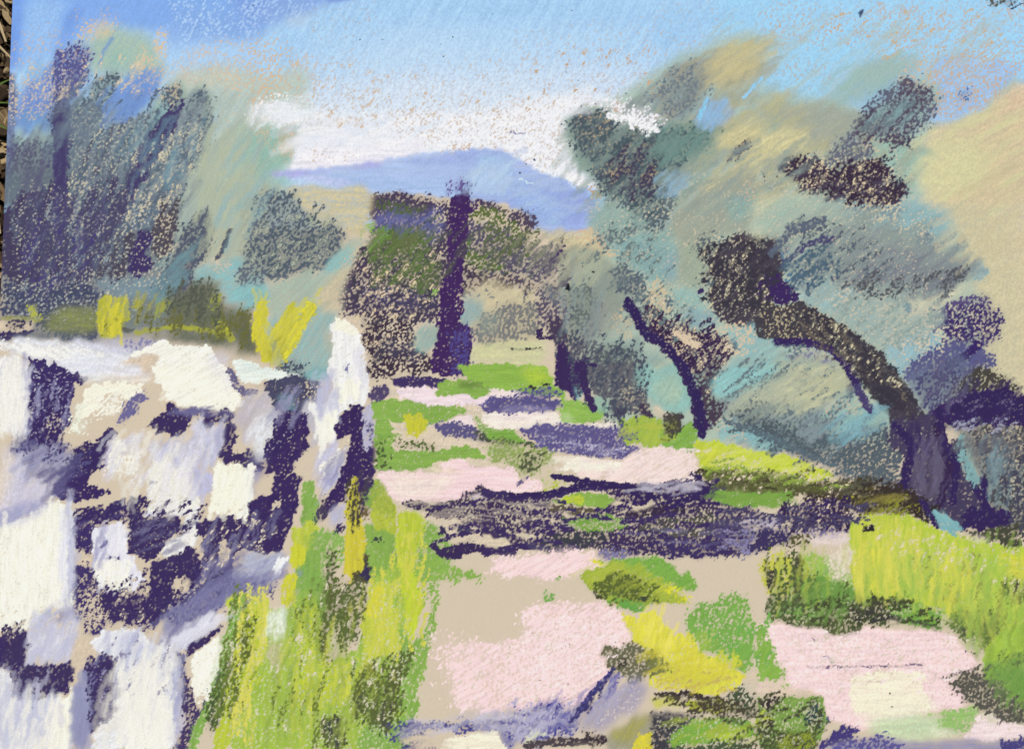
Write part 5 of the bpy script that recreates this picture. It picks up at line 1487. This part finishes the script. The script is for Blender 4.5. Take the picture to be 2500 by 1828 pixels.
K 6d698f .5 6 20 30 60 9 560,620 880,640 780,780 560,780
K 8583a8 .5 6 65 30 60 9 900,640 1230,620 1200,760 900,900
K e9e6ea .6 5 75 30 70 10 640,330 860,340 840,600 660,580
H d9cbb6 .5 4 45 50 14 5 880,620 1230,560 1230,760 900,880
H 3e3160 .6 4 35 40 40 7 560,560 900,560 880,700 560,700
K bdbdd6 .45 6 85 30 90 11 1380,20 1480,20 1500,140 1400,140
K 9694b6 .5 6 60 20 60 9 1180,110 1320,60 1330,200 1200,200
Q1
K c2bccb .5 4 2 22 80 7 300,745 480,745 480,770 300,770
H 4a4466 .6 4 2 60 60 7 500,800 900,800 870,850 520,880
K 6a6a50 .4 5 10 24 60 8 500,720 900,740 860,780 520,760

T0
K e9eef5 .5 14 12 16 120 14 1120,470 1300,440 1400,520 1180,540
H d3ba9e .5 3 60 110 14 4 1250,180 1500,260 2200,420 2200,620 1500,560 1300,420
T2
K dadbe6 .55 6 84 26 80 10 560,1240 780,1180 800,1330 600,1380
K f7f5ea .6 6 84 26 80 10 620,1330 760,1420 760,1620 580,1620
K 8c8db2 .5 5 84 14 110 9 320,1340 400,1340 400,1620 330,1640
H 3e3160 .65 4 75 30 40 8 380,1240 520,1250 500,1480 400,1560
K efeef0 .55 6 88 20 80 10 0,0 130,0 120,240 20,240
H 3b2c60 .7 4 85 30 60 8 140,0 320,20 290,300 140,320
T3
H 5a5488 .5 4 0 50 50 7 20,60 200,70 190,150 20,130
H 5f588a .5 4 0 60 50 7 80,240 470,230 540,350 300,370
H f2ddd8 .5 4 0 40 40 7 260,370 800,330 780,470 500,460
K b6c04a .5 5 10 22 60 8 480,200 720,220 700,300 500,280
H 4a4a3c .5 4 70 20 40 7 660,180 750,180 740,260 680,260
K d4dc60 .5 5 15 26 90 9 810,310 1100,340 1400,440 1000,430
G
H 5a5468 .6 5 40 46 44 8 1180,600 1330,590 1400,700 1310,710 1180,670
H 5f6c44 .55 5 40 26 50 8 1160,520 1290,570 1350,640 1250,620 1160,580
K 8c8c7c .45 7 50 30 70 10 1260,580 1400,600 1400,700 1300,700
K 5c6644 .45 7 45 30 70 10 1050,560 1300,580 1300,640 1060,680
K 6a7448 .45 6 45 24 60 9 900,580 1060,560 1060,700 880,700
H 47407a .5 4 60 16 60 7 60,540 240,540 220,700 60,700
K 54507c .45 7 80 26 110 11 60,520 260,500 240,690 60,700
K 6f97a8 .4 8 66 24 110 12 240,320 500,300 460,440 300,460
K 8fb4b8 .4 8 60 20 120 14 500,420 620,300 660,500 540,640
K f7f4e6 .6 6 86 40 100 12 300,1620 420,1600 430,1828 290,1828
K f5f2e4 .6 6 80 24 80 12 20,1700 150,1720 160,1828 20,1828
K f5f2e4 .5 6 70 22 70 10 260,1080 480,1060 460,1200 300,1220
K f1ecdf .5 6 86 14 60 9 0,960 60,960 60,1040 0,1040
H 8e8aa8 .4 4 60 30 30 6 250,1540 420,1560 420,1700 250,1700
H d9cbb6 .5 4 50 30 14 5 0,1480 170,1480 170,1540 0,1560
H d8d29a .5 4 20 40 40 6 1700,1090 1950,1140 2080,1190 1760,1150
H 8fa846 .55 4 10 34 50 7 1700,1110 2080,1190 2000,1200 1740,1160
H 5b5c38 .5 4 8 40 50 7 1720,1150 2030,1150 2000,1210 1730,1190
H dccab0 .4 3 60 50 14 5 1700,1140 2100,1160 2100,1260 1800,1230
H 6a6258 .4 4 145 40 36 7 1920,800 2040,780 2240,960 2180,980
H d0c6a4 .4 3 60 50 14 5 1900,760 2060,780 2220,960 2150,960
K 65656c .5 6 20 20 60 9 2330,1075 2500,1065 2500,1120 2340,1110
H 9a9ab0 .4 4 30 16 40 6 2330,1030 2480,1020 2480,1050 2340,1050
K c9c4d4 .5 7 10 22 110 10 1010,1760 1220,1740 1380,1750 1300,1790 1020,1790
H b4aecb .5 4 50 22 50 7 1240,1720 1400,1690 1420,1760 1250,1810
K d7c6ad .6 6 5 16 90 9 1010,1790 1080,1790 1080,1828 1010,1828

G
K f4f1e6 .35 8 84 50 90 14 0,900 60,900 60,1060 0,1060
K f2eee2 .35 8 80 60 90 14 230,1620 420,1600 420,1800 230,1800
K eae6e0 .35 8 78 40 60 12 270,1060 520,1060 480,1250 300,1250
H d9cab6 .45 3 60 60 16 5 1050,1540 1380,1540 1380,1700 1080,1740
H d9cab6 .45 3 30 70 16 5 1880,1540 2380,1560 2340,1660 2000,1700
K b3c7dd .35 8 10 20 100 12 1150,395 1440,470 1400,540 1180,480
"""
REGIONS = """
# id ; later ones lie over earlier ones
G
R path
p -60,960 2700,960 2700,1900 -60,1900
R right_crown
p 1500,640 2700,300 2700,1250 1700,1060 1500,1000
R left_crown
p -60,500 900,500 900,900 -60,900
R left_grass
p 420,1480 760,1050 900,1100 1060,1400 1010,1900 400,1900
R mountain
p 665,425 900,395 1100,362 1250,366 1350,405 1480,480 1470,500 1460,545 1420,560 1340,540 1200,500 900,480 760,455
R left_crown
p 0,160 60,130 160,120 210,70 300,75 400,110 440,180 560,180 600,240 700,310 730,330 710,420 760,455 900,460 910,520 830,640 800,760 790,780 720,1000 640,900 400,850 200,830 0,800
R dark_crown
p 900,475 1030,480 1100,485 1240,520 1310,560 1380,610 1350,690 1220,700 1150,720 1130,770 1050,930 890,930 880,780 830,700 870,640 910,560
R far_field
p 1140,760 1180,690 1300,720 1330,830 1340,900 1380,950 1380,975 1290,960 1200,950 1140,930
R small_crown
p 1310,590 1380,560 1480,600 1530,680 1530,720 1560,800 1620,860 1650,920 1600,1010 1520,1020 1480,1000 1370,940 1340,860 1330,760 1330,660
R fork_crown
p 1370,290 1500,240 1660,130 1740,110 1760,230 1740,330 1700,480 1640,560 1660,700 1720,780 1760,820 1830,830 1800,900 1790,1040 1730,1070 1680,1000 1640,930 1560,860 1530,760 1530,690 1480,600 1400,560 1460,540 1480,470 1400,400
R right_crown
p 1660,130 1900,70 2100,130 2250,110 2330,150 2400,260 2500,200 2700,140 2700,1320 2300,1330 2180,1200 2040,1160 1900,1110 1780,1060 1740,1050 1790,1000 1800,880 1740,820 1660,720 1640,560 1700,480 1740,330 1760,230
# grounds
R left_grass
p 480,1460 560,1440 650,1330 740,1180 840,1100 860,1160 1000,1250 1080,1330 1200,1410 1060,1420 1010,1640 990,1780 980,1900 440,1900 470,1700
R path
p 905,980 960,925 1140,940 1380,970 1480,1000 1700,1100 1750,1180 2000,1230 2090,1290 2070,1380 1860,1480 2700,1500 2700,1900 980,1900 1000,1640 1060,1420 1100,1400 1000,1250 930,1180
R right_meadow
p 1690,1090 1740,1060 1860,1100 2080,1190 2280,1240 2500,1290 2700,1290 2700,1760 2500,1760 2330,1680 2380,1600 2300,1540 2080,1540 1900,1520 1850,1480 1860,1350 2070,1330 2060,1230 1900,1230 1760,1190 1720,1150
R foreground_grass
p 1390,1400 1500,1365 1630,1370 1700,1440 1800,1480 1850,1540 1880,1680 2010,1710 2020,1790 1960,1900 1560,1900 1600,1700 1480,1620 1540,1560 1510,1480
R left_trunk
p 130,240 220,115 175,270 170,480 170,560 135,560 130,350
n
p 405,270 445,270 400,350 340,480 260,640 215,690 215,580 250,480 320,400
n
p 345,565 380,565 360,620 370,650 335,670 315,660 325,600
R dark_trunk
p 1100,485 1130,460 1150,485 1140,600 1125,700 1130,800 1148,830 1143,915 1050,910 1065,840 1090,640 1095,530
R small_trunk
p 1355,845 1390,845 1440,870 1435,940 1450,1000 1430,970 1410,960 1390,940 1355,940
R fork_trunk
p 1520,745 1560,740 1610,770 1700,800 1800,840 1790,870 1750,920 1740,1020 1715,1070 1690,1040 1680,960 1660,900 1600,850 1560,800 1530,770
R right_trunk
p 1830,680 1900,660 1960,730 2050,790 2120,840 2180,900 2240,980 2280,1010 2400,950 2480,960 2500,1020 2500,1040 2440,1045 2330,1030 2330,1080 2400,1210 2470,1260 2460,1285 2350,1295 2290,1250 2230,1220 2190,1190 2210,1090 2170,1060 2170,1010 2110,940 2060,870 1950,840 1880,830 1830,750
R wall
p 0,830 60,815 200,830 290,840 400,838 520,840 700,935 780,950 735,1240 720,1300 690,1440 600,1470 560,1520 540,1680 455,1850 440,1900 -60,1900 -60,830
R post
p 805,810 825,780 880,810 895,870 905,960 915,1040 912,1180 900,1210 850,1210 840,1285 780,1290 790,1230 770,1130 755,1010 800,970 815,880
R dark_stone_gap
p 72,885 140,893 215,928 178,950 172,1030 145,1065 72,1065
R stone_a
p -60,870 65,870 72,1065 30,1070 0,1050 -60,1050
R stone_b
p 300,870 395,845 420,842 510,842 560,900 598,985 570,1002 490,1002 435,990 400,960 375,900
R stone_c
p 215,945 270,932 350,937 330,980 300,965 230,1010 208,1065 175,1055 185,1000
R stone_d
p 560,845 600,880 708,915 640,932 590,930
R stone_e
p 270,1060 340,1060 475,1010 550,1040 545,1100 520,1140 510,1220 480,1250 360,1255 355,1210 260,1180 255,1120
R stone_f
p 532,1125 560,1135 622,1141 608,1260 560,1265 510,1250
R stone_g
p -60,1285 75,1260 128,1225 172,1232 180,1280 178,1480 120,1510 60,1540 -60,1560
R stone_h
p 232,1285 293,1278 305,1310 314,1360 345,1420 350,1450 290,1440 240,1425 228,1380
R stone_i
p 65,1510 150,1490 200,1510 195,1540 178,1600 130,1628 68,1610
R stone_j
p 220,1570 260,1535 340,1540 400,1600 430,1700 430,1790 420,1900 220,1900 235,1790 290,1750 290,1680
R stone_k
p 470,1600 510,1570 537,1550 535,1610 520,1670 490,1725 468,1670
R stone_l
p -60,1630 30,1632 40,1700 150,1720 180,1690 180,1900 -60,1900
R stone_m
p 385,1550 450,1460 570,1400 690,1380 690,1420 560,1480 480,1550 410,1580
"""

apply_strokes(STROKES)
del WX, WY
# grain of loose pigment: small value changes that belong to the chalk itself
g = 1 + (FINE - .5) * .05 + (TOOTH2 - .5) * .03
C *= g[..., None]
C = np.clip(C, 0.004, 0.93)

# ------------------------------------------------------------------ which drawn thing each cell belongs to
owner = np.zeros((NY - 1, NX - 1), np.int16)
ids = ["sky"]
xc = (gx[:-1] + gx[1:]) / 2; yc = (gy[:-1] + gy[1:]) / 2
fr = 'G'
for ln in REGIONS.strip().splitlines():
    t = ln.split('#')[0].split()
    if not t or t[0] == 'n': continue
    if t[0] == 'R':
        if t[1] not in ids: ids.append(t[1])
        cur = ids.index(t[1]); continue
    if t[0] == 'p':
        P = pts('G', t[1:])
        i0, i1, j0, j1 = window(P, 4 * PX)
        i1 = min(i1, NX - 1); j1 = min(j1, NY - 1)
        jit = (FINE[j0:j1, i0:i1] - .5) * 4 * PX
        m = inside(P, xc[i0:i1][None, :] + jit, yc[j0:j1][:, None] + jit)
        owner[j0:j1, i0:i1][m] = cur

Z = (TOOTH * 1.6e-5 + RELIEF * 2.6e-5 + (CLOUD - .5) * 1e-5).astype(np.float32)
THICK = 0.0009

pastel, nt, bs = new_mat("soft_pastel_on_tan_paper", 0.95)
va = pastel.node_tree.nodes.new("ShaderNodeVertexColor")
va.layer_name = "pigment"
nz = pastel.node_tree.nodes.new("ShaderNodeTexNoise"); nz.inputs["Scale"].default_value = 2600; nz.inputs["Detail"].default_value = 3
tc = pastel.node_tree.nodes.new("ShaderNodeTexCoord")
pastel.node_tree.links.new(tc.outputs["Object"], nz.inputs["Vector"])
mr = pastel.node_tree.nodes.new("ShaderNodeMapRange")
mr.inputs[3].default_value = 0.95; mr.inputs[4].default_value = 1.05
pastel.node_tree.links.new(nz.outputs[0], mr.inputs[0])
vm = pastel.node_tree.nodes.new("ShaderNodeVectorMath"); vm.operation = 'SCALE'
pastel.node_tree.links.new(va.outputs["Color"], vm.inputs[0])
pastel.node_tree.links.new(mr.outputs[0], vm.inputs["Scale"])
pastel.node_tree.links.new(vm.outputs[0], bs.inputs["Base Color"])
bs.inputs["Specular IOR Level"].default_value = 0.03
CAL = np.array(ILLUM, np.float32)

def region_mesh(name, idset, parent, label=None):
    sel = np.isin(owner, idset)
    js, is_ = np.nonzero(sel)
    if js.size == 0: return None
    a = js * NX + is_; quads = np.stack([a + NX, a + NX + 1, a + 1, a], 1)
    uv, inv = np.unique(quads.ravel(), return_inverse=True)
    n = uv.size; q = quads.shape[0]
    me = bpy.data.meshes.new(name)
    me.vertices.add(n); me.loops.add(q * 4); me.polygons.add(q)
    vj, vi = uv // NX, uv % NX
    co = np.stack([gx[vi], gy[vj], Z[vj, vi]], 1).astype(np.float32)
    me.vertices.foreach_set("co", co.ravel())
    me.loops.foreach_set("vertex_index", inv.astype(np.int32).ravel())
    me.polygons.foreach_set("loop_start", np.arange(0, q * 4, 4, dtype=np.int32))
    me.polygons.foreach_set("loop_total", np.full(q, 4, np.int32))
    me.polygons.foreach_set("use_smooth", np.ones(q, bool))
    me.update(calc_edges=True)
    at = me.color_attributes.new("pigment", 'FLOAT_COLOR', 'POINT')
    c4 = np.ones((n, 4), np.float32); c4[:, :3] = np.clip(C[vj, vi] / CAL, 0, 0.95)
    at.data.foreach_set("color", c4.ravel())
    me.materials.append(pastel)
    o = bpy.data.objects.new(name, me); COL.objects.link(o); o.parent = parent
    if label: o["label"] = label
    return o

drawing = empty("pastel_drawing")
tag(drawing, "pastel drawing on tan paper of a stone wall, a path and olive trees", "drawing")

def R(*n): return [ids.index(k) for k in n]
region_mesh("sky", [0], drawing, "blue pastel sky paling to white cloud above the mountain")
region_mesh("mountain", R("mountain"), drawing, "periwinkle blue mountain ridge on the horizon")
t = region_mesh("tree", R("left_crown"), drawing, "slate and teal trees at the left with dark violet stems")
region_mesh("trunk", R("left_trunk"), t)
t = region_mesh("tree", R("dark_crown"), drawing, "dark green and violet tree with the tall straight trunk")
region_mesh("trunk", R("dark_trunk"), t, "tall straight deep violet trunk in the middle")
region_mesh("field", R("far_field"), drawing, "pale sand and bright green far field right of the tall trunk")
t = region_mesh("tree", R("small_crown"), drawing, "small grey green olive tree at the right end of the path")
region_mesh("trunk", R("small_trunk"), t)
t = region_mesh("tree", R("fork_crown"), drawing, "teal olive tree with the forked dark violet trunk")
region_mesh("trunk", R("fork_trunk"), t)
t = region_mesh("tree", R("right_crown"), drawing, "large olive tree at the right with leaning charcoal trunk")
region_mesh("trunk", R("right_trunk"), t)
region_mesh("grass", R("left_grass"), drawing, "tall yellow green grass between the wall and the path")
region_mesh("grass", R("right_meadow"), drawing, "yellow green meadow under the large olive tree")
region_mesh("grass", R("foreground_grass"), drawing, "yellow and green tuft strokes in the middle of the path")
region_mesh("path", R("path"), drawing, "pink and tan path crossed by dark violet shadow strokes")
w = region_mesh("stone_wall", R("wall"), drawing, "dry stone wall of cream and lilac blocks with violet gaps")
for k in [i for i in ids if i.startswith("stone_")]:
    region_mesh("stone", R(k), w)
region_mesh("crevice", R("dark_stone_gap"), w)
region_mesh("gate_post", R("post"), drawing, "upright white stone post at the end of the wall")

# the paper's own body under the pigment, and the thin board it is taped to
paper_m, _, pb = new_mat("tan_paper", 0.9)
pb.inputs["Base Color"].default_value = (*[float(v) for v in PAPER], 1)
def slab(name, x0, x1, y0, y1, z0, z1, mat, parent, bev=0.0002):
    b = bev
    ring = lambda z, e: [(x0 + e, y0 + e, z), (x1 - e, y0 + e, z), (x1 - e, y1 - e, z), (x0 + e, y1 - e, z)]
    v = ring(z0, b) + ring(z0 + b, 0) + ring(z1 - b, 0) + ring(z1, b)
    f = [(3, 2, 1, 0), (12, 13, 14, 15)]
    for r in range(3):
        for k in range(4): f.append((r * 4 + k, r * 4 + (k + 1) % 4, r * 4 + 4 + (k + 1) % 4, r * 4 + 4 + k))
    return mesh_obj(name, v, f, mat, parent)
slab("paper", X0, X1, Y0, Y1, -THICK, -0.00002, paper_m, drawing, 0.00001)
board_m, _, bb = new_mat("grey_board", 0.8)
bb.inputs["Base Color"].default_value = (0.09, 0.075, 0.06, 1)
slab("backing_board", X0 + .0012, X1 - .0012, Y0 + .0012, Y1 - .0012, -0.0052, -THICK - 0.00003, board_m, drawing)

# ------------------------------------------------------------------ the ground it lies on
gm, gnode, gb = new_mat("dark_soil", 1.0)
nt2 = gm.node_tree
n1 = nt2.nodes.new("ShaderNodeTexNoise"); n1.inputs["Scale"].default_value = 160; n1.inputs["Detail"].default_value = 8
tc2 = nt2.nodes.new("ShaderNodeTexCoord"); nt2.links.new(tc2.outputs["Object"], n1.inputs["Vector"])
cr = nt2.nodes.new("ShaderNodeValToRGB"); nt2.links.new(n1.outputs[0], cr.inputs[0])
cr.color_ramp.elements[0].position = .35; cr.color_ramp.elements[0].color = (0.018, 0.012, 0.008, 1)
cr.color_ramp.elements[1].position = .7; cr.color_ramp.elements[1].color = (0.12, 0.085, 0.05, 1)
nt2.links.new(cr.outputs[0], gb.inputs["Base Color"])
bp = nt2.nodes.new("ShaderNodeBump"); bp.inputs["Strength"].default_value = .7; bp.inputs["Distance"].default_value = .002
nt2.links.new(n1.outputs[0], bp.inputs["Height"]); nt2.links.new(bp.outputs[0], gb.inputs["Normal"])
GZ = -0.011
rnd = random.Random(3)
gv, gf = [], []
xs = [-60, -20, -6, -2, -.8] + [-.5 + i * .02 for i in range(51)] + [.8, 2, 6, 20, 60]
for y in xs:
    for x in xs:
        near = abs(x) < .55 and abs(y) < .55
        under = X0 - .004 < x < X1 + .004 and Y0 - .004 < y < Y1 + .004
        gv.append((x, y, GZ + (rnd.uniform(-.002, .002) if near and not under else 0)))
n = len(xs)
for j in range(n - 1):
    for i in range(n - 1):
        a = j * n + i; gf.append((a, a + 1, a + n + 1, a + n))
ground = mesh_obj("ground", gv, gf, gm); ground["kind"] = "structure"
for p in ground.data.polygons: p.use_smooth = True

# shredded bark and dead leaves round the sheet: nobody could count them
bm_, _, bbk = new_mat("bark_litter", 0.85)
nt3 = bm_.node_tree
geo = nt3.nodes.new("ShaderNodeNewGeometry"); r3 = nt3.nodes.new("ShaderNodeValToRGB")
nt3.links.new(geo.outputs["Random Per Island"], r3.inputs[0])
e = r3.color_ramp.elements
e[0].color = (0.035, 0.022, 0.012, 1); e[1].position = 1.0; e[1].color = (0.62, 0.47, 0.26, 1)
for p_, c_ in ((.3, (0.09, .058, .035, 1)), (.55, (.24, .165, .085, 1)), (.8, (.45, .33, .17, 1))):
    k = e.new(p_); k.color = c_
n3 = nt3.nodes.new("ShaderNodeTexNoise"); n3.inputs["Scale"].default_value = 900; n3.inputs["Detail"].default_value = 5
tc3 = nt3.nodes.new("ShaderNodeTexCoord"); nt3.links.new(tc3.outputs["Object"], n3.inputs["Vector"])
mx = nt3.nodes.new("ShaderNodeMix"); mx.data_type = 'RGBA'; mx.blend_type = 'MULTIPLY'; mx.inputs[0].default_value = .55
nt3.links.new(r3.outputs[0], mx.inputs[6]); nt3.links.new(n3.outputs[0], mx.inputs[7])
nt3.links.new(mx.outputs[2], bbk.inputs["Base Color"])
lv, lf = [], []
def chip(x, y, z, l, w, th, a, tilt, roll):
    b = len(lv); ca, sa = math.cos(a), math.sin(a)
    nseg = 4
    for s in range(nseg + 1):
        u = s / nseg - .5
        ww = w * (1 - (2 * abs(u)) ** 2.5 * .8) * rnd.uniform(.75, 1.15)
        bend = 0.10 * l * (0.25 - u * u)
        for sy, sz in ((-.5, 0), (.5, 0), (.4, 1), (-.4, 1)):
            px, py = u * l, sy * ww
            pz = bend + sz * th + py * roll + px * tilt
            lv.append((x + px * ca - py * sa, y + px * sa + py * ca, z + pz))
    for s in range(nseg):
        o = b + s * 4
        for k in range(4): lf.append((o + k, o + (k + 1) % 4, o + 4 + (k + 1) % 4, o + 4 + k))
    lf.append((b + 3, b + 2, b + 1, b)); o = b + nseg * 4; lf.append((o, o + 1, o + 2, o + 3))
def off_sheet(x, y, m): return x < X0 - m or x > X1 + m or y < Y0 - m or y > Y1 + m
count = 0
while count < 11000:
    if count < 1500: x = rnd.uniform(X0 - .035, X0 - .0005); y = rnd.uniform(Y0, Y1 + .02)
    else: x = rnd.uniform(-.48, .48); y = rnd.uniform(-.42, .42)
    l = rnd.choice((.003, .005, .008, .012, .018)) * rnd.uniform(.7, 1.3)
    if not off_sheet(x, y, .0015 + l * .45):
        count += 1 if count < 1500 else 0
        continue
    chip(x, y, GZ + rnd.uniform(-.001, .0055), l, l * rnd.uniform(.12, .5) + .0006, rnd.uniform(.0003, .0012),
         rnd.uniform(0, math.tau), rnd.uniform(-.35, .35), rnd.uniform(-.6, .6))
    count += 1
lit = mesh_obj("bark_litter", lv, lf, bm_); lit["kind"] = "stuff"
lit["label"] = "shredded brown bark and dead leaves on the ground round the drawing"

# green grass blades pushing up beside the sheet's left edge
grm, _, gbb = new_mat("grass_blade", 0.55)
gbb.inputs["Base Color"].default_value = (0.10, 0.16, 0.035, 1)
gbb.inputs["Subsurface Weight"].default_value = 0.0
def blade_verts(base, tip, w, sag):
    v, f = [], []; n = 9
    bx, by, bz = base; tx, ty, tz = tip
    dx, dy = tx - bx, ty - by; L = math.hypot(dx, dy) + 1e-9; nx, ny = -dy / L, dx / L
    for i in range(n + 1):
        t = i / n; ww = w * (0.55 + .45 * math.sin(math.pi * min(1, t * 1.3))) * (1 - t ** 4)
        z = bz + (tz - bz) * t + sag * math.sin(math.pi * t)
        x, y = bx + dx * t, by + dy * t
        v += [(x - nx * ww, y - ny * ww, z + ww * .35), (x, y, z - ww * .1), (x + nx * ww, y + ny * ww, z + ww * .35)]
    for i in range(n):
        o = i * 3; f += [(o, o + 1, o + 4, o + 3), (o + 1, o + 2, o + 5, o + 4)]
    return v, f
tuft = empty("grass_tuft", (X0 - .022, sheet(0, 240)[1], GZ))
tag(tuft, "small tuft of green grass blades beside the left edge of the drawing", "grass tuft")
tips = ((.0215, .012, .0050, .0009, .003), (.0212, .0005, .0045, .0008, .003), (.0208, -.012, .0035, .0010, .004),
        (.006, .021, .016, .0010, .004), (-.014, .012, .014, .0011, .004), (-.017, -.006, .012, .0009, .004), (.002, -.020, .014, .0010, .004))
for tx, ty, tz, wd, sg in tips:
    v, f = blade_verts((rnd.uniform(-.001, .001), rnd.uniform(-.001, .001), 0), (tx, ty, tz), wd, sg)
    mesh_obj("blade", v, f, grm, tuft)
tw_m, _, twb = new_mat("dry_straw", 0.7)
twb.inputs["Base Color"].default_value = (0.45, 0.34, 0.19, 1)
straw = None
for i, (u, v_, ln_, a, lab) in enumerate(((6, 42, .020, -1.15, "pale dry straw stalk near the top left corner, uppermost of the stalks"),
                                   (4, 100, .018, -.75, "pale dry straw stalk just above the green grass tuft"),
                                   (3, 520, .016, -1.3, "pale dry straw stalk below the green grass tuft, lowest of the stalks"))):
    x, y = sheet(u, v_); n = 7; vv, ff = [], []
    for s in range(n + 1):
        t = s / n - .5; px = x - .004 + t * ln_ * math.cos(a); py = y + t * ln_ * math.sin(a); r = .0005 * (1.2 - .8 * abs(t))
        for k in range(6):
            an = k * math.tau / 6
            vv.append((px - math.sin(a) * r * math.cos(an), py + math.cos(a) * r * math.cos(an), GZ + .0075 + .002 * t + r * math.sin(an)))
    for s in range(n):
        for k in range(6): ff.append((s * 6 + k, s * 6 + (k + 1) % 6, s * 6 + 6 + (k + 1) % 6, s * 6 + 6 + k))
    tag(mesh_obj("straw_stalk", vv, ff, tw_m), lab, "straw", "dry straw stalks left of the drawing")
